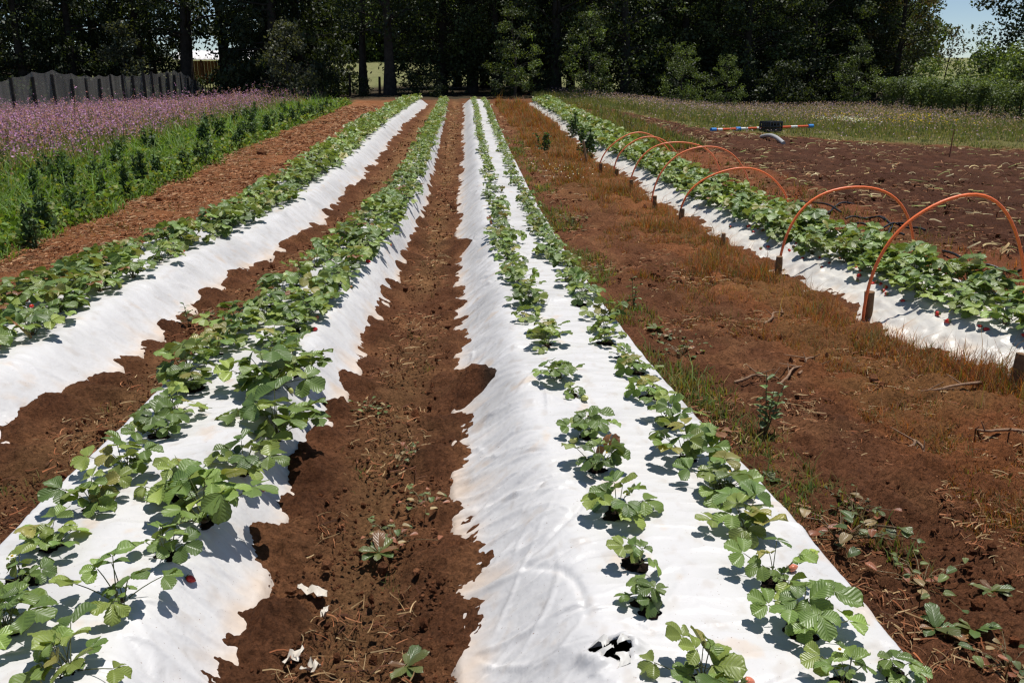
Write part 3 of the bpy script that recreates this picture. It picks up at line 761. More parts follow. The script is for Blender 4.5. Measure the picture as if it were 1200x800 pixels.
# ---------------------------------------------------------------- orange hoops and stakes of the right-hand bed
hoops = [  # left foot px, top px, label
    ((1008, 378), (1130, 228), 'orange plastic hoop nearest the camera, cut by the right picture edge'),
    ((906, 326), (1003, 218), 'second nearest orange hoop, a whole arch beside the black hoses'),
    ((796, 258), (866, 197), 'third nearest orange hoop, lower and flatter than the front two'),
    ((764, 240), (827, 171), 'middle orange hoop, fourth of the seven from the camera'),
    ((736, 222), (795, 166), 'orange hoop, third from the far end of the hoop row'),
    ((718, 208), (761, 161), 'orange hoop, last but one at the far end of the row'),
    ((702, 203), (748, 156), 'faded orange hoop, farthest and smallest of the row')]
for (fx, fy), (tx, ty), lab in hoops:
    p = ground(fx, fy); d = to_px(p)[2]
    # top lies over the middle of the span, same distance along the rows
    q = ray(tx, ty); t = p[1] / q[1]; top = CAM + q * t
    half = top[0] - p[0]; hh = top[2] - p[2]
    th = np.linspace(math.pi, 0, 33)
    pts = np.stack([top[0] + half * np.cos(th), p[1] + .05 * np.cos(th) + 0 * th, p[2] + hh * np.sin(th) ** .92], 1)
    pts = np.vstack([[pts[0] + [-.01, 0, -.12]], pts, [[pts[-1][0] + .01, pts[-1][1], float(base(pts[-1][0], p[1])) - .1]]])
    org = pts[17] * 0 + np.array([p[0], p[1], p[2]])
    mb = MB(); pts = pts + np.stack([.012 * np.sin(np.arange(len(pts)) * .31 + fx), .02 * np.sin(np.arange(len(pts)) * .22 + fy), .010 * np.sin(np.arange(len(pts)) * .43 + tx)], 1); tube(mb, pts - org, .011, 10, (.92, .19, .05) if d < 11 else (.86, .21, .08))
    o = mb.build('tunnel_hoop', M_paint); o.location = org; tag(o, lab, 'hoop', 'orange hoops arching over the hoop bed')
stakes = [((1016, 378), .17, .030, 'brown stake holding the nearest orange hoop'), ((911, 329), .16, .028, 'brown stake holding the second nearest hoop'),
          ((847, 293), .13, .024, 'short pale stake without a hoop at the film edge'), ((798, 265), .15, .028, 'dark stake beside the third nearest hoop'),
          ((767, 248), .15, .026, 'dark stake beside the middle hoop of seven'), ((740, 226), .14, .026, 'stake beside the third hoop from the far end'),
          ((722, 211), .13, .026, 'stub of a stake beside the last but one hoop'), ((704, 206), .15, .026, 'dark stake beside the farthest hoop'),
          ((1188, 458), .16, .032, 'squat stake in dry grass at the right picture edge'), ((688, 192), .3, .02, 'thin pale leaning stake beyond the farthest hoop')]
for i, ((px, py), h, r0, lab) in enumerate(stakes):
    p = ground(px, py); r = np.random.default_rng(60 + i); mb = MB(); h = h * 1.3
    ln = r.normal(0, .05, 2) if i != 9 else np.array([-.18, .1])
    hs = np.linspace(-.1, h, 6); k = (hs + .1) / (h + .1)
    col = np.array([.20, .12, .065]) if i not in (2, 9) else np.array([.30, .19, .11])
    tube(mb, np.stack([ln[0] * hs, ln[1] * hs, hs], 1), r0 * (1 + .08 * r.normal(size=6)), 9, np.stack([col * (1 - .25 * (1 - q)) for q in k]))
    o = mb.build('wooden_stake', M_wood); o.location = p; tag(o, lab, 'stake', 'wooden stakes along the hoop bed')

# ---------------------------------------------------------------- pole, crate, pipe, hoses on the tilled soil
pa, pb = ground(833, 155), ground(948, 156)
L_ = np.linalg.norm(pb - pa); mid = (pa + pb) / 2; rz = math.atan2(pb[1] - pa[1], pb[0] - pa[0])
e = empty('marking_pole', mid + ZZ * .12, rz); tag(e, 'orange and white banded pole with blue ends lying on the dark soil', 'pole')
mb = MB(); tube(mb, [[-L_ / 2 + .08, 0, 0], [L_ / 2 - .08, 0, 0]], .032, 12, (.70, .12, .04)); mb.build('shaft', M_paint, e)
for c, w in ((-.92, .16), (-.42, .30), (.1, .16), (.72, .24), (-.1, .1)):
    mb = MB(); tube(mb, [[c * L_ / 2.2 - w / 2, 0, 0], [c * L_ / 2.2 + w / 2, 0, 0]], .0345, 12, (.78, .77, .75)); mb.build('white_band', M_paint, e)
for c, w in ((-L_ / 2, .16), (-L_ * .01 - L_ * .255, .16), (L_ / 2 - .06, .18)):
    mb = MB(); tube(mb, [[c, 0, 0], [c + w, 0, 0]], .05, 12, (.05, .25, .62)); lump(mb, (c + w / 2, 0, 0), .052, (.9, 1, 1), 2, .08, 2, (.05, .25, .62)); mb.build('blue_collar', M_paint, e)
pc = ground(903, 157); cw = .5; chh = .26
e = empty('crate', pc + np.array([0, .02, .05]), rz + .05); tag(e, 'black plastic crate standing over the banded pole', 'crate')
BK = (.012, .012, .014)
mb = MB(); box(mb, (0, 0, .02), (cw, .32, .03), 0, BK); mb.build('bottom', M_paint, e)
for (cx, cy, sx, sy) in ((0, -.165, cw, .02), (0, .165, cw, .02), (-cw / 2 + .01, 0, .02, .308), (cw / 2 - .01, 0, .02, .308)):
    mb = MB()
    for zz, hz in ((.065, .05), (.135, .05), (chh - .02, .06)): box(mb, (cx, cy, zz), (sx, sy, hz), 0, BK)
    nn = 5
    for k in range(nn):
        t = (k / (nn - 1) - .5) * .92
        box(mb, (cx + (t * sx if sx > sy else 0), cy + (t * sy if sy > sx else 0), chh / 2 + .02), (.03 if sx > sy else .024, .03 if sy > sx else .024, chh - .05), 0, BK)
    mb.build('slatted_side', M_paint, e)
mb = MB()
for k in (-.12, .05, .15): lump(mb, (k, 0, .16), .11, (1, 1, .9), 2, .3, 2, (.015, .014, .014), int(k * 50))
mb.build('dark_contents', M_soilpart, e)
pg = ground(905, 166); ea, eb = ground(892, 163), ground(918, 171)
mb = MB(); pts = np.array([ea + (eb - ea) * t + ZZ * (.05 + .09 * math.sin(t * 3.1)) for t in np.linspace(0, 1, 12)]) - pg
tube(mb, pts, .045, 10, (.42, .42, .42)); o = mb.build('pipe', M_paint); o.location = pg; tag(o, 'short bent grey pipe lying below the black crate', 'pipe')
hr_ = np.random.default_rng(77)
hz = [([(962, 262), (975, 246), (1000, 243)], 'black hose offcut curling between two orange hoops'), ([(990, 262), (1015, 258), (1040, 264), (1062, 270)], 'long black drip hose lying behind the second hoop'),
      ([(1000, 268), (1030, 271), (1055, 268), (1080, 276)], 'black drip hose nearest the strawberry leaves'), ([(1030, 259), (1045, 268), (1040, 280), (1060, 282)], 'looped black drip hose on the orange soil'),
      ([(930, 243), (950, 240), (985, 252)], 'black hose end beside the third nearest hoop'), ([(1105, 300), (1140, 318), (1175, 322), (1200, 325)], 'black hose half hidden behind leaves under the nearest hoop')]
for pts, lab in hz:
    P = np.array([ground(a, b) for a, b in pts]); t = np.linspace(0, len(P) - 1, 18); Q = np.stack([np.interp(t, np.arange(len(P)), P[:, k]) for k in range(3)], 1)
    Q[:, 0] += .015 * np.sin(t * 4 + hr_.uniform(0, 6)); Q[:, 1] += .03 * np.sin(t * 3 + hr_.uniform(0, 6)); Q[:, 2] = base(Q[:, 0], Q[:, 1]) + .05 + .02 * np.sin(t * 5)
    mb = MB(); tube(mb, Q - P[0], .012, 8, (.012, .012, .013)); o = mb.build('drip_hose', M_paint); o.location = P[0]; tag(o, lab, 'hose', 'black drip hoses behind the hoop bed')

# ---------------------------------------------------------------- small things in the furrows
p = ground(330, 753); mb = MB(); lump(mb, (0, 0, .008), .024, (1.1, .9, .75), 3, .25, 1.8, (.42, .30, .21), 4); o = mb.build('stone', M_soilpart); o.location = p; tag(o, 'pale lumpy stone in the furrow at the bottom edge', 'stone')
def scrap(px, py, L, W, rz, lab):
    p = ground(px, py); mb = MB(); V = []; r = np.random.default_rng(int(px))
    for i in range(9):
        for j in range(5):
            t, q = i / 8 - .5, (j / 4 - .5)
            ww = W * (.5 + .9 * (0.25 - t * t) * 2 + .15 * r.normal())
            V.append([t * L + .004 * r.normal(), q * ww, .022 + .010 * math.sin(t * 9 + q * 3) + .006 * r.normal()])
    mb.add(V, [[i * 5 + j, i * 5 + j + 1, i * 5 + j + 6, i * 5 + j + 5] for i in range(8) for j in range(4)], (.52, .47, .40))
    o = mb.build('film_scrap', M_film); o.location = p; o.rotation_euler = (0, 0, rz); tag(o, lab, 'film scrap', 'torn scraps of white film in the furrow')
scrap(366, 697, .11, .045, -.5, 'largest loose scrap of white film, half buried in furrow soil')
scrap(345, 775, .08, .03, 1.0, 'crumpled sliver of white film beside dry leaves')
scrap(365, 788, .06, .035, .3, 'lowest small scrap of white film in the furrow')
scrap(381, 722, .06, .02, 1.4, 'narrow upright shred of white film near the stone')
tw = [([(905, 462), (935, 442), (968, 433)], 'long dead branch on the dark soil beside the dry bank'), ([(935, 445), (948, 432), (952, 420)], 'forked dead twig on the dark soil'),
      ([(895, 385), (910, 376), (918, 369)], 'short brown stick on the bank below the second stake'), ([(860, 455), (890, 452), (915, 447)], 'thin straw-coloured twig lying level on the soil'),
      ([(1150, 300 + 155), (1100, 470), (1060, 462)], 'bleached curved twig under the squat stake'), ([(1200, 515), (1160, 520), (1110, 505)], 'brown bramble stem at the right picture edge'),
      ([(1060, 535), (1075, 530), (1078, 540), (1045, 541)], 'pale looped root on the bare soil')]
for pts, lab in tw:
    P = np.array([ground(a, b) for a, b in pts]); t = np.linspace(0, len(P) - 1, 12); Q = np.stack([np.interp(t, np.arange(len(P)), P[:, k]) for k in range(3)], 1)
    Q[:, 2] += .035 + .03 * np.sin(t * 2); Q[:, 0] += .02 * np.sin(t * 5)
    mb = MB(); tube(mb, Q - P[0], np.linspace(.009, .003, 12), 6, (.26, .16, .10)); 
    for k in (3, 6, 8):
        d = np.array([hr_.normal(0, .08), hr_.normal(0, .06), .05]); tube(mb, [Q[k] - P[0], Q[k] - P[0] + d * .6, Q[k] - P[0] + d], [.004, .003, .0015], 5, (.26, .16, .10))
    o = mb.build('twig', M_wood); o.location = P[0]; tag(o, lab, 'twig', 'dead twigs on the soil')

# leafy weeds, each a plant of its own
def weed_mesh(kind, seed):
    r = np.random.default_rng(seed); mb = MB()
    if kind == 'rosette':
        for i in range(9):
            a = i * 2.4; L = r.uniform(.04, .08); P, f, uv = leaflet(L, L * .5, .2, .2, 4, 8, r)
            B = basis([math.cos(a), math.sin(a), r.uniform(.1, .9)], ZZ); mb.add(P @ B + np.array([0, 0, .01]), f, pick([(.09, .14, .035), (.15, .17, .05), (.2, .1, .04)], 1, r)[0], uv)
    elif kind == 'upright':
        for s in range(r.integers(1, 4)):
            h = r.uniform(.12, .24); d = r.normal(0, .15, 2); pts = np.array([[d[0] * t * h + s * .01 * t, d[1] * t * h, t * h] for t in np.linspace(0, 1, 5)]); tube(mb, pts, [.003, .003, .0025, .002, .001], 5, (.14, .12, .05))
            for i in range(12):
                t = .2 + .8 * i / 12; a = i * 2.4; L = r.uniform(.03, .06) * (1.2 - t * .5); P, f, uv = leaflet(L, L * .38, .3, .25, 4, 6, r)
                B = basis([math.cos(a), math.sin(a), r.uniform(.0, .8)], ZZ); mb.add(P @ B + np.array([d[0] * t * h + s * .01 * t, d[1] * t * h, t * h]), f, pick([(.09, .15, .04), (.12, .19, .05)], 1, r)[0], uv)
    else:
        for i in range(26):
            c = r.normal(0, .055, 2); a = r.uniform(0, 6.28); L = r.uniform(.016, .036); P, f, uv = leaflet(L, L * .7, .3, .2, 4, 6, r)
            B = basis([math.cos(a), math.sin(a), r.uniform(-.1, .7)], ZZ); zt = r.uniform(.01, .045); tube(mb, [[0, 0, -.005], [c[0] * .6, c[1] * .6, zt], [c[0], c[1], zt]], .0012, 4, (.2, .14, .06)); mb.add(P @ B + np.array([c[0], c[1], zt]), f, pick([(.1, .15, .04), (.28, .1, .045), (.3, .22, .1), (.13, .16, .05)], 1, r)[0], uv)
    return mb.mesh('weed', M_leaf)
WEED = {k: [weed_mesh(k, 300 + i * 5 + j * 31) for i in range(3)] for j, k in enumerate(('rosette', 'upright', 'patch'))}
weeds = [('upright', 897, 512, 1.3, 'upright green weed beside the film edge, tallest on the bare soil'), ('upright', 742, 362, 1.1, 'green upright weed at the film edge below the bank'), ('patch', 800, 420, 1.5, 'mixed weed patch beside the right film edge, upper of two'),
         ('patch', 790, 400, 1.1, 'yellowish weed tuft touching the film edge'), ('patch', 985, 635, 1.7, 'broad patch of green and reddish leaves beside the lower film edge'), ('patch', 1000, 605, 1.2, 'bright small-leaved weed just above the broad leafy patch'),
         ('patch', 1080, 690, 1.3, 'withering weed with tan leaves on the bare soil'), ('rosette', 1095, 745, 1.2, 'dark rosette weed with curled leaves at lower right'), ('rosette', 1140, 745, 1.0, 'yellow-green rosette weed at the lower right edge'),
         ('patch', 1180, 790, 1.3, 'weed with yellow leaves in the bottom right corner'), ('rosette', 445, 655, 1.2, 'dark-leaved weed in the middle of the wide furrow'), ('patch', 460, 640, 1.0, 'weed with one silvery leaf in the middle furrow'),
         ('patch', 500, 600, 1.0, 'low green weed against the bare film flank'), ('rosette', 478, 790, 1.0, 'small green tuft at the bottom of the middle furrow'), ('patch', 430, 485, 1.0, 'yellowish seedling weed at the left side of the middle furrow'),
         ('patch', 485, 540, .9, 'sparse weed halfway up the middle furrow'), ('upright', 222, 385, 1.0, 'reddish green weed in the left furrow'), ('patch', 240, 380, 1.2, 'low weed in the left furrow beside the film hem'),
         ('patch', 690, 322, 1.2, 'bright green weed clump at the right film edge'), ('rosette', 905, 570, 1.0, 'weed rosette tight against the right film edge'), ('patch', 640, 290, 1.4, 'green weed at the film edge far up the wide bed'), ('patch', 668, 262, 1.6, 'weed spreading on the soil beside the wide bed'),
         ('rosette', 1160, 700, .9, 'flat weed among crumbs at the right'), ('patch', 660, 390 - 80, 1.3, 'leafy weed strip alongside the right film edge'), ('upright', 380, 370, 1.0, 'weed behind the film hem of the dense bed'), ('rosette', 770, 390, 1.2, 'spreading weed midway along the right film edge')]
for k, px, py, s, lab in weeds:
    p = ground(px, py); o = link('weed', WEED[k][random.randrange(3)]); o.location = p + ZZ * .015; o.rotation_euler = (0, 0, random.uniform(0, 6)); o.scale = (s,) * 3
    tag(o, lab, 'weed', 'weeds on the bare soil')

for px, py, s_, lab in ((688, 180, 1.0, 'dark green weed bush beyond the farthest hoop'), (672, 158, .9, 'dark weed bush at the break in the hoop bed'), (640, 176, .6, 'small weed tuft on the dry bank far up')):
    BUSH_AT = globals().setdefault('BUSH_AT', []); BUSH_AT.append((px, py, s_, lab))
# ---------------------------------------------------------------- loose cover: clods, straw, grass
def scatter(n, x0, x1, y0, y1, r, pw=1.0):
    """more pieces near the camera than far away"""
    u = r.random(n); y = y0 * (y1 / y0) ** (u ** pw); return x0 + (x1 - x0) * r.random(n), y
def inbed(x, y, m=.0):
    k = np.zeros(len(x), bool)
    for b in BEDS: l, r_, _, _ = BEDS[b]; k |= (x > l(y) + m) & (x < r_(y) - m) & (y < Y1)
    return k
def infr(x, y):
    d = np.stack([x, y, base(x, y)], 1) - CAM; dd = d @ FW; a = 600 + F * (d @ RT) / dd
    return (dd > .5) & (a > -80) & (a < 1280)
sr = np.random.default_rng(40)
# clods
mb = MB(); x, y = scatter(125000, -5, 8, 1.4, 26, sr, 1.25); k = ~inbed(x, y, .02) & infr(x, y) & (x > -4.4) & (y < y_meadow(x)); x, y = x[k], y[k]
v0, f0 = ico(1)
bx, by = scatter(2600, 1.5, 2.3, 2.2, 16, sr); kb = (noise(bx * 2, by * 1.1, 64) > .05) & (by > 2.2) & ~inbed(bx, by); x = np.concatenate([x, bx[kb]]); y = np.concatenate([y, by[kb]]); big = np.arange(len(x)) >= len(x) - kb.sum()
sz = np.exp(sr.normal(-5.6, .62, len(x))) * (1 + .05 * y) * np.where(big, 1.9, 1); n = len(x)
d = 1 + .22 * sr.normal(size=(n, len(v0), 1)); sq = sr.uniform(.5, 1, (n, 1, 3))
V = v0[None] * d * sq * sz[:, None, None] + np.stack([x, y, base(x, y) + sz * .3 + .012 + .02 * fbm(x * 3.2, y * 3.2, 2, 2)], 1)[:, None]
c = pick([(.15, .056, .024), (.11, .042, .019), (.2, .085, .04)], n, sr)
c[x > D_r(y) + .8] *= .6
mb.add(V.reshape(-1, 3), (np.arange(n)[:, None, None] * len(v0) + f0[None]).reshape(-1, 3), np.repeat(c, len(v0), 0))
o = mb.build('soil_clods', M_soilpart, smooth=False); tag(o, 'loose crumbs and clods of red-brown earth on the furrow floors', 'soil clods', kind='stuff')
# straw
mb = MB()
for n, x0, x1, wgt in ((20000, -2.2, .05, 'furrow'), (30000, 1.1, 3.0, 'bank'), (34000, -4.7, -2.9, 'path'), (16000, 3.8, 7, 'right')):
    x, y = scatter(n, x0, x1, 1.4 if x0 > -4 else 4, 33, sr); k = ~inbed(x, y, .06) & infr(x, y)
    if wgt == 'furrow':
        xm = np.where(x < -1.2, (A_r(y) + B_l(y)) / 2, (B_r(y) + C_l(y)) / 2); k &= (np.abs(x - xm) < .2) & (noise(x * 1.5, y * 1.5, 61) > -.15)
    if wgt == 'bank': k &= (noise(x * 2, y * 1.3, 62) + (x - 1.9) * .8 > -.45)
    x, y = x[k], y[k]; n = len(x)
    L = sr.uniform(.015, .065, n) * (1 + .05 * y); w = sr.uniform(.0014, .0035, n) * (1 + .14 * y)
    c = pick([(.25, .16, .075), (.36, .25, .13), (.16, .07, .032), (.24, .085, .035), (.09, .035, .018), (.3, .13, .06)] if wgt != 'path' else [(.34, .16, .07), (.42, .27, .15), (.25, .095, .04), (.13, .055, .027), (.3, .12, .05)], n, sr)
    strips(mb, np.stack([x, y, base(x, y) + .025 + .02 * fbm(x * 3.2, y * 3.2, 2, 2)], 1), L, w, c, sr, .16, .1)
o = mb.build('straw_litter', M_dry); tag(o, 'dry straw and dead leaf bits strewn along furrows and bank', 'straw litter', kind='stuff')
# dry reddish grass of the bank + green sparse grass
mb = MB()
def tufts(n, x, y, per, h, w, lean, cols, p=None, spread=.03, hv=.35):
    X = np.repeat(x, per) + sr.normal(0, spread, len(x) * per); Y = np.repeat(y, per) + sr.normal(0, spread, len(x) * per)
    m = len(X); cc = np.repeat(pick(cols, len(x), sr, p, .22), per, 0) * np.exp(sr.normal(0, .15, (m, 1)))
    hh = np.repeat(np.broadcast_to(h, (len(x),)), per) * np.exp(sr.normal(0, hv, m))
    ww = np.repeat(np.broadcast_to(w, (len(x),)), per)
    return blades(mb, np.stack([X, Y, base(X, Y) - .01], 1), hh, ww, np.abs(sr.normal(lean, .2, m)), np.clip(cc, .004, .9), sr)
x, y = scatter(46000, 1.4, 3.6, 2.0, 34, sr); k = (x < D_l(y) + .03) & infr(x, y) & (noise(x * 1.6, y * .9, 70) + (x - (D_l(y) - .62 - .45 * sstep(10, 5, y))) * 1.6 + sstep(7, 16, y) * .7 > -.28); x, y = x[k], y[k]
tufts(0, x, y, 6, (.03 + .003 * y) * np.exp(1.3 * noise(x * 2.2, y * 1.4, 76)) + .05 * sstep(.5, 0, D_l(y) - x), .002 * (1 + .16 * y), .55, [(.26, .085, .03), (.22, .12, .04), (.11, .12, .03), (.34, .16, .06)], [.42, .26, .22, .1])
x, y = scatter(900, 1.5, 3.6, 2.4, 26, sr); k = (x < D_l(y)) & (x > D_l(y) - .8) & (noise(x * 1.5, y, 78) > -.1); x, y = x[k], y[k]
tufts(0, x, y, 3, .13 + .05 * sstep(.35, 0, D_l(y) - x), .0016 * (1 + .16 * y), .35, [(.42, .28, .14), (.36, .17, .07), (.2, .19, .06)])
x, y = scatter(2600, 3.7, 7.5, 4, 26, sr); k = (x > D_r(y)) & infr(x, y) & (x < D_r(y) + 1.2 + .6 * noise(x, y, 71)); x, y = x[k], y[k]
tufts(0, x, y, 7, .09, .003 * (1 + .12 * y), .45, [(.26, .09, .035), (.2, .13, .045), (.12, .13, .035)])
x, y = scatter(1300, -2.2, .05, 1.5, 33, sr); xm = np.where(x < -1.2, (A_r(y) + B_l(y)) / 2, (B_r(y) + C_l(y)) / 2); k = (np.abs(x - xm) < .17) & (noise(x * 2, y * 1.2, 73) > .12); x, y = x[k], y[k]
tufts(0, x, y, 7, .035, .0022 * (1 + .12 * y), .5, [(.16, .16, .045), (.24, .17, .06), (.1, .14, .035)])
x, y = scatter(2600, 0, 1, 2, 20, sr); x = C_r(y) + .03 + .34 * x ** 1.5; k = (noise(x * 2, y * 1.2, 74) > -.05); x, y = x[k], y[k]
tufts(0, x, y, 6, .06, .0045 * (1 + .12 * y), .5, [(.12, .17, .045), (.2, .15, .05)])
x, y = scatter(1500, -4.4, -3.3, 6, 33, sr); k = (x < A_l(y) - .05) & (noise(x * 1.2, y * .9, 75) > .12); x, y = x[k], y[k]
tufts(0, x, y, 6, .05, .008, .5, [(.14, .15, .045), (.3, .16, .07)])
x, y = scatter(2600, 3.4, 6, 17, 35, sr); k = (x > D_l(y) + .9) & (x < D_r(y) + 1.4) & (y < y_meadow(x) + 3); x, y = x[k], y[k]
tufts(0, x, y, 6, .16, .016, .4, [(.15, .17, .05), (.2, .16, .06), (.1, .15, .04)])
o = mb.build('dry_grass', M_grass); tag(o, 'short reddish dry grass on the bank beside the hoop bed', 'dry grass', kind='stuff')
# right meadow
mb = MB(); x = sr.uniform(3.5, 28, 30000); y = sr.uniform(18, 42, 30000)
k = (y > y_meadow(x) - .2 + sr.normal(0, .25, len(x))) & infr(x, y) & (x > 3.2 + .12 * (34 - y) + .5); x, y = x[k], y[k]
hh = .09 + .17 * sstep(0, 9, y - y_meadow(x))
tufts(0, x, y, 6, hh, .013, .35, [(.13, .165, .055), (.18, .175, .07), (.25, .2, .1), (.1, .135, .045)], [.42, .26, .12, .2], .07, .22)
o = mb.build('meadow_grass', M_grass); tag(o, 'tall olive grass along the foot of the tree belt', 'meadow grass', kind='stuff')
mb = MB(); n = 52000; x = sr.uniform(3.5, 28, n); y = sr.uniform(20, 42, n); dm = y - y_meadow(x)
k = (sr.random(n) < .06 + .8 * sstep(3, 11, dm + 3 * noise(x * .4, y * .4, 80))) & infr(x, y) & (x > 4.2); x, y, dm = x[k], y[k], dm[k]
hh = .14 + .28 * sstep(1, 9, dm) * sr.random(len(x))
leaf_cards(mb, np.stack([x, y, base(x, y) + hh], 1), sr.uniform(.03, .07, len(x)), pick([(.40, .26, .34), (.46, .34, .40), (.36, .28, .25)], len(x), sr), sr, 0, .6)
for cx, cy, nn, cols in ((995, 145, 150, [(.75, .74, .66)]), (985, 139, 60, [(.62, .45, .03)]), (1070, 141, 80, [(.62, .45, .03)]), (1045, 147, 40, [(.62, .45, .03)]), (1110, 150, 30, [(.6, .44, .04)])):
    c = ground(cx, cy + 3); X = c[0] + sr.normal(0, .45, nn); Y = c[1] + sr.normal(0, .7, nn)
    leaf_cards(mb, np.stack([X, Y, base(X, Y) + .2 + .1 * sr.random(nn)], 1), .06, pick(cols, nn, sr), sr, 1.5, .9)
c = ground(655, 210); X = c[0] + sr.normal(0, .3, 60); Y = c[1] + sr.normal(0, .6, 60); leaf_cards(mb, np.stack([X, Y, base(X, Y) + .14], 1), .025, (.75, .73, .6), sr, 1.5, .9)
o = mb.build('meadow_flowers', M_flower); tag(o, 'lilac grass heads and yellow and white flowers in the right meadow', 'meadow flowers', kind='stuff')
# withered crop on the tilled soil
mb = MB(); n = 9500; x = sr.uniform(4.0, 15, n); y = sr.uniform(5, 27, n); d0 = x - D_r(y)
row = np.abs(((d0 + .1 * noise(y * .5, x * 0, 5)) % .55) - .27)
k = infr(x, y) & (d0 > 1.3) & (y < y_meadow(x) - .4) & (row < .13) & (noise(x * .45, y * .35, 83) > -.3); x, y = x[k], y[k]; n = len(x)
strips(mb, np.stack([x, y, base(x, y) + .035], 1), sr.uniform(.06, .2, n), sr.uniform(.008, .022, n), pick([(.40, .31, .15), (.33, .23, .11), (.46, .38, .22), (.24, .12, .06), (.25, .27, .09), (.2, .09, .04)], n, sr), sr, 1.1, .3)
o = mb.build('withered_crop', M_dry); tag(o, 'bleached withered leaves lying in rows on the dark tilled soil', 'withered crop', kind='stuff')

# ---------------------------------------------------------------- left side: green strip, upright plants, lilac field
mb = MB(); n = 64000; x = sr.uniform(-7.6, -4.2, n); y = 5.5 * (36 / 5.5) ** sr.random(n); k = infr(x, y) & (x < -4.3 + .2 * noise(y * 1.2, y * 0, 90)) & (noise(x * 2.2, y * 1.3, 92) > -.35); x, y = x[k], y[k]; n = len(x)
leaf_cards(mb, np.stack([x, y, base(x, y) + sr.uniform(.02, .2, n) * (1 + .6 * noise(x * 2.5, y * 1.6, 91))], 1), sr.uniform(.035, .075, n) * (1 + .02 * y), pick([(.13, .22, .04), (.18, .27, .055), (.10, .17, .035), (.23, .25, .07)], n, sr), sr, 1.0, .7)
x = sr.uniform(-7.6, -4.15, 15000); y = 5.5 * (36 / 5.5) ** sr.random(15000); k = infr(x, y) & (x < -4.25 + .15 * noise(y * 1.2, y * 0, 90)); x, y = x[k], y[k]
hh = (.08 + .12 * sstep(4.3, 5.2, -x)) * (1 + .7 * noise(x * 2.5, y * 1.6, 91))
tufts(0, x, y, 6, hh, .009 * (1 + .07 * y), .7, [(.11, .2, .035), (.15, .24, .045), (.08, .15, .03), (.2, .2, .06)], [.4, .3, .2, .1], .05)
o = mb.build('green_crop', M_grass); tag(o, 'bright feathery green crop beside the orange path', 'green crop', kind='stuff')
def bush_mesh(seed):
    r = np.random.default_rng(seed); mb = MB()
    for s in range(r.integers(4, 7)):
        h = r.uniform(.32, .55); d = r.normal(0, .12, 2); o_ = r.normal(0, .04, 2)
        pts = np.array([[o_[0] + d[0] * t * h, o_[1] + d[1] * t * h, t * h] for t in np.linspace(0, 1, 5)]); tube(mb, pts, np.linspace(.008, .003, 5), 5, (.07, .10, .035))
        m = 46; t = r.random(m) ** .8; P = np.stack([o_[0] + d[0] * t * h, o_[1] + d[1] * t * h, t * h], 1) + r.normal(0, .05, (m, 3)) * (1.3 - t[:, None])
        leaf_cards(mb, P, r.uniform(.05, .09, m), pick([(.075, .13, .045), (.11, .18, .055), (.055, .095, .035)], m, r), r, .6, .6)
    return mb.mesh('bean_plant', M_treeleaf)
BUSH = [bush_mesh(400 + i) for i in range(6)]
for q, (px, py, s_, lab) in enumerate(BUSH_AT):
    o = link('weed_bush', BUSH[q]); o.location = ground(px, py, .1); o.scale = (s_ * 1.4, s_ * 1.4, s_); tag(o, lab, 'weed')
RN = ['path-side', 'middle', 'inner']
bi = 0
for ri, (x0, y0, sp) in enumerate(((-4.55, 7.2, .75), (-5.35, 8.2, .8), (-6.0, 9.6, 1.2))):
    y = y0; j = 0
    while y < 31:
        x = x0 + random.gauss(0, .12)
        if random.random() < (.85 if ri == 0 else .5):
            o = link('bean_plant', BUSH[random.randrange(6)]); o.location = (x, y, float(base(x, y))); o.rotation_euler = (0, 0, random.uniform(0, 6)); s = random.uniform(.6, 1.05); o.scale = (s * 1.1, s * 1.1, s * random.uniform(.85, 1.15))
            j += 1
            tag(o, f'dark bean plant, {ORD[j-1]} from near end of {RN[ri]} row in green crop', 'bean plant', 'dark upright plants in the left bed')
        y += sp * random.uniform(.7, 1.3)
mb = MB(); n = 54000; x = sr.uniform(-34, -6.2, n); y = 8 * (44 / 8) ** (sr.random(n) ** .8); k = infr(x, y) & (x < -6.35 + .4 * noise(y * .6, y * 0, 95)); x, y = x[k], y[k]
dens = sstep(6.5, 9, -x)
tip = tufts(0, x, y, 3, .34 + .22 * dens, .010 + .0006 * y, .3, [(.14, .17, .05), (.2, .2, .075), (.11, .15, .045), (.27, .22, .1)], None, .06, .25)
o = mb.build('lilac_field_stems', M_grass); tag(o, 'olive stems of the lilac flower field on the left', 'flower stems', kind='stuff')
mf = MB()
px_ = -tip[:, 0] + .8 * noise(tip[:, 0] * .5, tip[:, 1] * .4, 97)
k = sr.random(len(tip)) < .12 + .88 * sstep(6.6, 9.2, px_); T = tip[k]
for q in range(4):
    P = T + sr.normal(0, .03, T.shape) + np.array([0, 0, .02])
    leaf_cards(mf, P, sr.uniform(.025, .055, len(P)), pick([(.46, .22, .42), (.52, .29, .49), (.40, .20, .36), (.48, .30, .40)], len(P), sr), sr, .4, .8)
o = mf.build('lilac_flowers', M_flower); tag(o, 'mauve pink haze of flowers in front of the net fence', 'lilac flowers', kind='stuff')

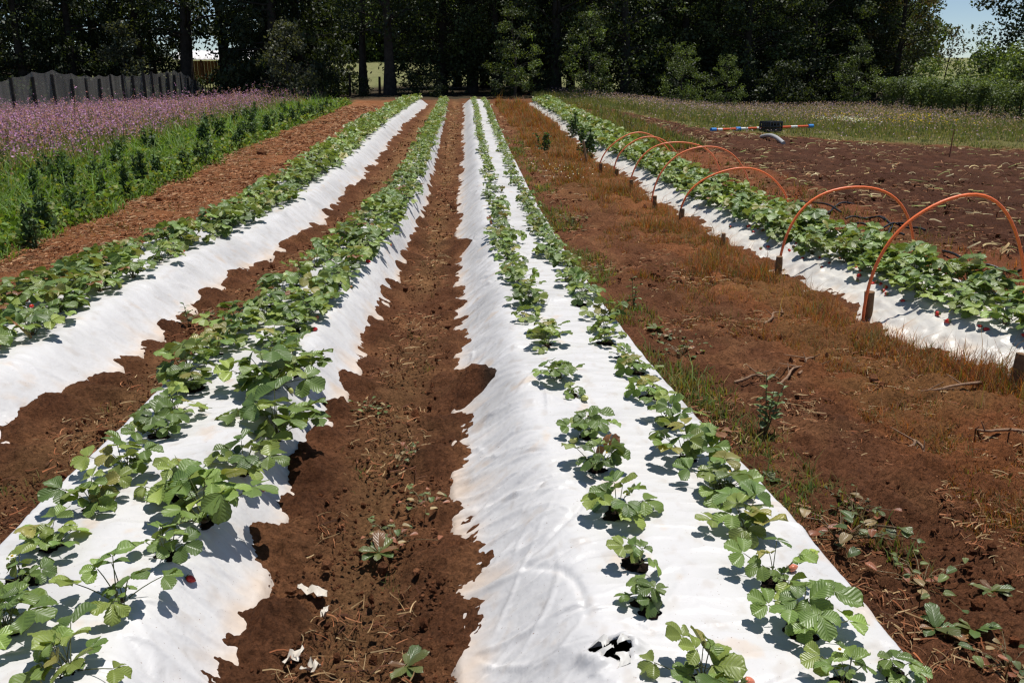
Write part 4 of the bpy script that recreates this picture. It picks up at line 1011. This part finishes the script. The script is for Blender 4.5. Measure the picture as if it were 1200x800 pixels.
# ---------------------------------------------------------------- net fence
fp = [(-10, 33, 95), (12, 34, 90), (37, 35, 84), (61, 36, 82), (83, 37, 86), (100, 38, 88), (115, 39, 88), (129, 40, 87), (143, 41, 87), (155, 41.6, 88), (168, 42.2, 86), (178, 42.8, 85), (187, 43.4, 84), (196, 44, 83), (204, 44.6, 82), (212, 45.2, 84), (220, 45.8, 88), (228, 46.4, 94), (236, 47, 99), (245, 47.6, 104), (254, 48.2, 108)]
e = empty('net_fence', at(130, 40)); tag(e, 'grey shade-net fence on dark posts behind the lilac field', 'fence')
org = np.array(e.location)
tops = []
for px, d, ty in fp:
    b = at(px, d); zt = zof(ty, d); tops.append((b, max(zt, b[2] + .5)))
    mb = MB(); tube(mb, np.array([[b[0], b[1], b[2] - .2], [b[0] + random.gauss(0, .02), b[1], max(zt, b[2] + .5) + random.uniform(-.25, .05)]]) - org, .065, 8, (.05, .045, .04)); mb.build('post', M_bark, e)
mb = MB(); V = []; ns = 14
for i in range(len(tops) - 1):
    (b0, t0), (b1, t1) = tops[i], tops[i + 1]
    for s in range(ns):
        t = s / ns; b = b0 * (1 - t) + b1 * t; tt = t0 * (1 - t) + t1 * t - .10 * math.sin(t * math.pi)
        for j in range(6):
            q = j / 5; z = b[2] + .02 + (tt - b[2] - .02) * q
            w = .03 * math.sin(t * 2 * math.pi + q * 2 + i * 1.7) + .015 * math.sin(t * 19 + i * 2.3)
            V.append([b[0], b[1] + .1 + w, z])
V = np.array(V); m = len(V) // 6; idx = np.arange(m * 6).reshape(m, 6)
mb.add(V - org, np.stack([idx[:-1, :-1], idx[1:, :-1], idx[1:, 1:], idx[:-1, 1:]], -1).reshape(-1, 4)); mb.build('net', M_net, e)

# ---------------------------------------------------------------- trees
def limb_pts(a, b, sag, r, n=7):
    t = np.linspace(0, 1, n)[:, None]; return a + (b - a) * t + np.array([0, 0, 1.]) * sag * (t * (1 - t)) * 4 + r.normal(0, .04, (n, 3)) * np.linalg.norm(b - a) * .25 * t * (1 - t) * 4
def tree_mesh(seed, h, crown0, rad, cols, ncl, per, leaf=.16, kind='round', tr=.22, lean=.0, bark=(.05, .042, .035), csize=.55):
    r = np.random.default_rng(seed); tk = MB(); cr = MB()
    lx, ly = r.normal(0, lean, 2) * h
    zs = np.linspace(0, 1, 10); tp = np.stack([lx * zs ** 1.3 + .12 * np.sin(zs * 5 + seed), ly * zs ** 1.3 + .1 * np.sin(zs * 4 + 2 * seed), zs * h * .9], 1); tp[0, 2] = -.2
    tube(tk, tp, tr * (1 - .85 * zs) * (1 + .5 * np.exp(-zs * 18)), 9, bark)
    cen = []
    for i in range(ncl):
        f = (i + r.random()) / ncl
        z = crown0 + (h - crown0) * f ** 1.4
        fr = (z - crown0) / (h - crown0)
        if kind == 'cone': rr = rad * (1 - fr) ** .85 + .3
        elif kind == 'column': rr = rad * np.clip(math.sin(max(.02, fr) ** .5 * math.pi), .25, 1)
        else: rr = rad * max(.35, math.sqrt(max(0, 1 - (2 * fr ** .8 - .75) ** 2)))
        a = i * 2.399 + r.normal(0, .5); q = rr * math.sqrt(r.uniform(.12, 1))
        tb = np.array([np.interp(z * .86, tp[:, 2], tp[:, 0]), np.interp(z * .86, tp[:, 2], tp[:, 1]), z * .84])
        c = np.array([tb[0] + q * math.cos(a), tb[1] + q * math.sin(a), z + (-.25 * q if kind == 'cone' else r.normal(0, .25))])
        cen.append(c)
        if i % 3 == 0: tube(tk, limb_pts(tb, c, .15 if kind != 'cone' else -.1, r), np.linspace(tr * .28 * (1 - .6 * fr), .012, 7), 5, bark)
    for c in cen:
        s = csize * r.uniform(.6, 1.35); m = int(per * r.uniform(.7, 1.3) * (.45 if (c[2] > 7.5 and kind != 'cone') else 1))
        P = r.normal(0, 1, (m, 3)); P /= np.linalg.norm(P, axis=1)[:, None]; P *= (r.random((m, 1)) ** .45) * s * np.array([1.15, 1.15, .75])
        lf = leaf * (1 + .8 * sstep(7, 12, c[2]))
        cc = pick(cols, 1, r, None, .18)[0]
        leaf_cards(cr, P + c, lf * r.uniform(.6, 1.3, m), np.clip(cc[None] * np.exp(r.normal(0, .2, (m, 1))), .003, .5), r, .5, .6, droop=.3 if kind != 'cone' else .8)
    return tk.mesh('trunk', M_bark), cr.mesh('crown', M_treeleaf)
DK = [(.034, .048, .019), (.046, .064, .024), (.028, .040, .017)]
MD = [(.062, .085, .028), (.078, .105, .034), (.05, .072, .026)]
LT = [(.105, .15, .04), (.13, .175, .048), (.085, .12, .036)]
OL = [(.08, .09, .055), (.10, .11, .065), (.065, .075, .042)]
T = {}
for i in range(3): T['fir%d' % i] = tree_mesh(500 + i, 17, .3, 3.3, DK, 170, 70, .21, 'cone', .26, .01, (.045, .037, .03), .62)
for i in range(4): T['oak%d' % i] = tree_mesh(520 + i, 15.5, .6, 3.2, DK + MD, 190, 75, .17, 'round', .22, .03, (.04, .034, .028), .62)
for i in range(2): T['pole%d' % i] = tree_mesh(540 + i, 16, 1.35, 2.8, DK + MD, 150, 75, .17, 'round', .24, .04, (.045, .038, .032), .62)
T['tall0'] = tree_mesh(547, 16, 3.4, 2.4, DK + MD, 110, 70, .17, 'round', .2, .05, (.05, .042, .035), .6); T['tall1'] = tree_mesh(548, 16, 3.0, 2.6, DK + MD[:1], 110, 70, .17, 'round', .26, .06, (.05, .042, .035), .6)
for i in range(2): T['pale%d' % i] = tree_mesh(550 + i, 5.8, .7, 2.0, MD + LT[:1], 70, 60, .15, 'round', .09, .02, (.07, .06, .05), .42)
for i in range(2): T['shrub%d' % i] = tree_mesh(560 + i, 3.0, .15, 1.05, OL, 40, 70, .13, 'round', .05, .01, (.05, .045, .04), .36)
for i in range(2): T['dshrub%d' % i] = tree_mesh(565 + i, 1.9, .05, 1.0, DK, 34, 60, .13, 'round', .05, .01, (.04, .035, .03), .36)
for i in range(3): T['lit%d' % i] = tree_mesh(570 + i, 7.5, .2, 3.0, LT + MD[:1], 110, 70, .34, 'round', .2, .02, (.06, .05, .04), .85)
for i in range(2): T['bush%d' % i] = tree_mesh(580 + i, 2.6, .1, 1.2, [tuple(np.array(c) * 1.25) for c in LT], 40, 60, .14, 'round', .05, .01, (.06, .05, .04), .4)
T['sap'] = tree_mesh(586, 5.6, .7, 2.2, LT, 66, 60, .15, 'round', .09, .02, (.07, .06, .05), .42)
T['willow'] = tree_mesh(590, 11, 1.0, 2.6, [(.05, .06, .025), (.07, .07, .03), (.10, .075, .03)], 110, 66, .17, 'round', .2, .02, (.05, .04, .03), .55)
T['gum'] = tree_mesh(591, 4.4, 2.2, 1.2, [(.09, .08, .05), (.10, .10, .055)], 14, 34, .16, 'round', .06, .05, (.12, .09, .07), .42)
T['cedar'] = tree_mesh(592, 16, 1.4, 4.4, DK, 260, 90, .2, 'round', .3, .01, (.04, .034, .03), .85)

def tree(key, name, px, d, lab, cat='tree', group=None, s=1.0, sz=1.0):
    p = at(px, d); e = empty(name, p, random.uniform(0, 6.28)); e.scale = (s, s, s * sz)
    tag(e, lab, cat, group)
    link('trunk', T[key][0], e); link('crown', T[key][1], e)
    return e
G1 = 'trees of the dark belt behind the field'
firs = [(-45, 46), (-5, 50), (28, 47), (58, 54), (88, 49), (118, 55), (142, 60), (165, 52), (178, 58), (-20, 62), (45, 66), (100, 68), (165, 70), (318, 54), (326, 47), (348, 53), (352, 50), (368, 57), (338, 62), (312, 66)]
firs.sort()
for i, (px, d) in enumerate(firs):
    tree(f'fir{i % 3}', 'fir_tree', px, d, f'dark fir, {ORD[i]} from the left in the black wood behind the net fence', 'tree', G1, random.uniform(.9, 1.15))
for px, d, lab in ((217, 50, 'black bare trunk standing just left of the white-roofed shed'), (262, 57, 'dark high-crowned tree over the white-roofed shed')): tree('tall1', 'leafy_tree', px, d, lab, 'tree', G1, 1.4)
oaks = [('tall0', 'leafy_tree', 426, 47), ('tall1', 'leafy_tree', 454, 43.5), ('oak1', 'leafy_tree', 518, 46), ('pole0', 'leafy_tree', 552, 46), ('pole1', 'leafy_tree', 583, 45.5),
        ('oak0', 'leafy_tree', 607, 49), ('pole1', 'leafy_tree', 627, 47), ('pole0', 'leafy_tree', 652, 45), ('pole0', 'leafy_tree', 690, 48), ('pole1', 'leafy_tree', 731, 44), ('oak2', 'leafy_tree', 772, 48), ('oak3', 'leafy_tree', 806, 47),
        ('oak0', 'leafy_tree', 838, 49), ('oak1', 'leafy_tree', 872, 46), ('pole0', 'leafy_tree', 905, 48), ('oak2', 'leafy_tree', 948, 49), ('oak3', 'leafy_tree', 985, 53), ('oak0', 'leafy_tree', 1016, 52)]
for i, (k, nm, px, d) in enumerate(oaks):
    tree(k, nm, px, d, f'{"dark bare-trunked" if k[0] in "pt" else "dark low-branched"} leafy tree, {ORD[i]} from the left in the belt right of the firs', 'tree', G1, random.uniform(.92, 1.1))
back = [('oak2', 514, 55), ('pole1', 538, 58), ('pole1', 566, 56), ('pole0', 598, 55), ('pole0', 640, 57), ('pole1', 668, 59), ('pole1', 708, 55), ('oak1', 752, 58),
        ('oak0', 785, 56), ('oak3', 812, 58), ('oak2', 840, 55), ('oak1', 866, 58), ('oak0', 895, 60), ('oak3', 938, 56), ('oak2', 966, 58), ('oak1', 998, 55), ('oak0', 1024, 57)]
for i, (k, px, d) in enumerate(back):
    tree(k, 'leafy_tree', px, d, f'dark tree of the rear row, {ORD[i]} from the left beyond the first trunks', 'tree', G1, random.uniform(.9, 1.1))
tree('willow', 'leafy_tree', 1050, 50, 'tree with yellowish brown foliage left of the sky gap', s=.95)
tree('gum', 'leafy_tree', 1110, 52, 'small thin tree with bent stem alone in the sky gap', s=1.0)
tree('cedar', 'leafy_tree', 1228, 49, 'big black spreading tree at the upper right picture edge')
tree('shrub0', 'shrub', 152, 45, 'grey-green sunlit shrub rising behind the net fence', 'shrub', s=1.4)
tree('shrub1', 'shrub', 340, 39.5, 'olive sunlit shrub in front of the dark firs', 'shrub', s=1.2)
tree('pale0', 'young_tree', 602, 39.5, 'young mid-green tree at the head of the strawberry rows', 'tree', s=.66)
tree('pale1', 'young_tree', 690, 39.5, 'young pale tree left of the bright sky holes', 'tree', s=.64)
tree('sap', 'young_tree', 800, 39.2, 'light green young tree behind the banded pole', 'tree', s=.48)
tree('sap', 'young_tree', 852, 39.5, 'yellow-green sapling shining before the dark belt', 'tree', s=.42)
tree('pale0', 'young_tree', 1004, 43, 'mid-green young tree behind the left end of the hedge', 'tree', s=.52)
for i, (px, d, lab) in enumerate([(425, 41.5, 'dark low bush beside the leaning trunk at the left end of the belt'), (480, 42, 'round black bush at the end of the leftmost bed'), (510, 41, 'black bush at the end of the dense bed'), (590, 41.5, 'dark bush behind the end of the wide bed'), (640, 43, 'low dark bush between two trunks'),
                                  (700, 42, 'dark bush below the young pale tree'), (745, 42, 'dark bush beside the straight trunk'), (790, 42.5, 'black bush behind the lilac grass heads'), (830, 42, 'dark bush above the left end of the banded pole'), (880, 43, 'dark bush below the yellow-green sapling'),
                                  (925, 42, 'broad black bush in the middle of the right belt'), (985, 44.5, 'black bush left of the hedge'), (265, 46, 'dark bush at the right end of the net fence'), (300, 45, 'dark bush below the shed gap'), (375, 44, 'dark bush right of the olive shrub')]):
    tree(f'dshrub{i % 2}', 'bush', px, d, lab, 'bush', 'dark bushes at the foot of the belt', random.uniform(.8, 1.2) * (.5 if 400 < px < 760 else 1))
for i, (px, d, s, lab) in enumerate([(1125, 40, .75, 'bright green bush under the sky gap'), (1158, 41, 1.15, 'tall light green bush before the black spreading tree'), (1200, 38, 1.1, 'light green bush at the right picture edge'), (1092, 42, .9, 'low bright bush behind the hedge'), (1180, 39, .8, 'round green bush right behind the hedge')]):
    tree(f'bush{i % 2}', 'bush', px, d, lab, 'bush', 'bright bushes behind the hedge', s)
for i, px in enumerate(range(395, 1130, 30)):
    if px > 1060: continue
    tree(f'lit{i % 3}', 'far_tree', px + random.uniform(-8, 8), 108 + random.uniform(-6, 10), f'sunlit tree far beyond the meadow, {ORD[i]} from the left', 'tree', 'sunlit trees beyond the meadow', random.uniform(1.1, 1.6))
# hedge
mb = MB(); tk = MB()
h0, h1 = ground(1030, 131), ground(1262, 152)
e = empty('hedge', (h0 + h1) / 2); tag(e, 'long clipped grey-green hedge at the right edge of the meadow', 'hedge'); org = np.array(e.location); Lh = np.linalg.norm(h1 - h0)
hr2 = np.random.default_rng(91)
for i in range(330):
    t = hr2.random(); b = h0 + (h1 - h0) * t; b[2] = float(base(b[0], b[1])); hh = (1.4 - .1 * t) * hr2.random() ** .55
    c = b + np.array([hr2.normal(0, .15), hr2.uniform(-.55, 1.0), hh + .04 * noise(t * 14, hh)]); m = 85
    P = hr2.normal(0, 1, (m, 3)); P /= np.linalg.norm(P, axis=1)[:, None]; P *= hr2.random((m, 1)) ** .4 * hr2.uniform(.18, .36)
    leaf_cards(mb, P + c - org, hr2.uniform(.05, .11, m), np.clip(pick([(.105, .145, .05), (.13, .175, .06), (.085, .12, .045)], 1, hr2)[0][None] * np.exp(hr2.normal(0, .2, (m, 1))), .004, .5), hr2, 1.3, .6)
for i in range(16):
    b = h0 + (h1 - h0) * (i + .5) / 16; b[2] = float(base(b[0], b[1])); tube(tk, [b - org - [0, 0, .1], b - org + [0, .1, .7], b - org + [.1, .1, 1.2]], [.04, .03, .01], 6, (.05, .04, .03))
mb.build('foliage', M_treeleaf, e); tk.build('stems', M_bark, e)

# ---------------------------------------------------------------- shed, timber fence, wire posts
p = at(252, 70); e = empty('shed', p + ZZ * 0, .1); tag(e, 'timber shed with a bright white sheet roof in the gap between the firs', 'shed')
zr = zof(70, 70) - p[2]; ztop = zof(60.5, 70) - p[2]
mb = MB()
for i in range(22): box(mb, (-2.6 + i * .25, 0, (zr - .1) / 2 + .0), (.235, .05, zr - .1), 0, tuple(np.array([.16, .075, .035]) * random.uniform(.7, 1.4)))
mb.build('plank_wall', M_wood, e)
mb = MB(); V = []; 
for i in range(61):
    xx = -3 + i * .1
    for (yy, zz) in ((-.35, zr), (3.0, ztop + 0.15)): V += [[xx, yy, zz + .02 * math.sin(i * 1.6)], [xx, yy, zz - .03 + .02 * math.sin(i * 1.6)]]
V = np.array(V).reshape(61, 4, 3); idx = np.arange(244).reshape(61, 4)
F_ = []
for i in range(60):
    for a, b_ in ((0, 2), (2, 3), (3, 1), (1, 0)): F_.append([idx[i, a], idx[i + 1, a], idx[i + 1, b_], idx[i, b_]])
mb.add(V.reshape(-1, 3), F_, (.78, .76, .76)); mb.build('roof', M_metal, e)
for xx in (-2.4, -.9, .9, 2.4):
    mb = MB(); box(mb, (xx, -.25, zr / 2), (.12, .12, zr - .05), 0, (.1, .05, .03)); mb.build('post', M_wood, e)
p = at(248, 64); e = empty('paling_fence', p, .1); tag(e, 'rusty brown paling fence in front of the white-roofed shed', 'fence')
mb = MB()
for i in range(26): box(mb, (-2.3 + i * .18, 0, .62), (.07, .03, 1.25 + random.uniform(-.2, .25)), 0, tuple(np.array([.22, .085, .035]) * random.uniform(.6, 1.4)))
mb.build('palings', M_wood, e)
mb = MB(); box(mb, (0, .04, .95), (4.7, .05, .08), 0, (.16, .07, .03)); box(mb, (0, .04, .35), (4.7, .05, .08), 0, (.16, .07, .03)); mb.build('rails', M_wood, e)
p = at(28, 56); e = empty('timber_fence', p, .0); tag(e, 'low reddish brown timber rails among the firs at far left', 'fence')
zt = zof(67, 56) - p[2]
for j, q in enumerate((.0, .3, .6)):
    mb = MB(); box(mb, (-.2, .02 * j, zt - q), (3.6, .07, .2), 0, (.17, .085, .05)); mb.build('rail', M_wood, e)
for xx in (-1.9, 0, 1.5): mb = MB(); box(mb, (xx, .12, zt / 2), (.14, .12, zt + .1), 0, (.09, .05, .03)); mb.build('post', M_bark, e)
for px, ty, lab in ((409, 86, 'thin dark fence post at the left end of the meadow'), (444, 90, 'fence post left of the leaning trunk'), (559, 88, 'slim reddish post behind the end of the wide bed'), (633, 91, 'short post between two trunks, left of the thick one'), (669, 90, 'fence post before the pale meadow, right of the thick trunk')):
    p = at(px, 46); zt = zof(ty, 46) - p[2]; mb = MB(); tube(mb, [[0, 0, -.2], [.02, 0, zt * .5], [.03, 0, zt]], [.07, .065, .06], 8, (.06, .042, .032)); o = mb.build('fence_post', M_bark); o.location = p; tag(o, lab, 'fence post', 'posts of the old fence along the belt')
p = ground(1112, 186); mb = MB(); tube(mb, [[0, 0, -.1], [.01, 0, .28], [.03, .02, .56]], [.012, .011, .008], 7, (.3, .12, .07)); o = mb.build('stick', M_wood); o.location = p; tag(o, 'thin reddish stick standing upright on the tilled soil', 'stick')

# ---------------------------------------------------------------- light
EL, AZ = 75, 45
w = bpy.data.worlds.new('World'); scene.world = w; w.use_nodes = True; nt = w.node_tree
bg = nt.nodes['Background']; sky = nt.nodes.new('ShaderNodeTexSky'); sky.sky_type = 'NISHITA'; sky.sun_disc = False
sky.sun_elevation = R(EL); sky.sun_rotation = R(AZ); sky.altitude = 200; sky.air_density = .7; sky.dust_density = 0; sky.ozone_density = 1.2
nt.links.new(sky.outputs[0], bg.inputs[0]); bg.inputs[1].default_value = .07
sd = bpy.data.lights.new('sun', 'SUN'); sd.energy = 4.0; sd.angle = R(.5); sd.color = (1, .96, .9)
so = bpy.data.objects.new('sun', sd); COL.objects.link(so)
dv = Vector((math.sin(R(AZ)) * math.cos(R(EL)), math.cos(R(AZ)) * math.cos(R(EL)), math.sin(R(EL))))
so.rotation_euler = dv.to_track_quat('Z', 'Y').to_euler()
vs = scene.view_settings; scene.display_settings.display_device = 'sRGB'; vs.view_transform = 'Standard'; vs.look = 'None'; vs.exposure = .36; vs.gamma = 1
cy = scene.cycles; cy.use_denoising = True; cy.max_bounces = 6; cy.transparent_max_bounces = 12; cy.diffuse_bounces = 3; cy.use_adaptive_sampling = False
cy.caustics_reflective = False; cy.caustics_refractive = False; cy.sample_clamp_indirect = 4
cy.filter_width = 1.3
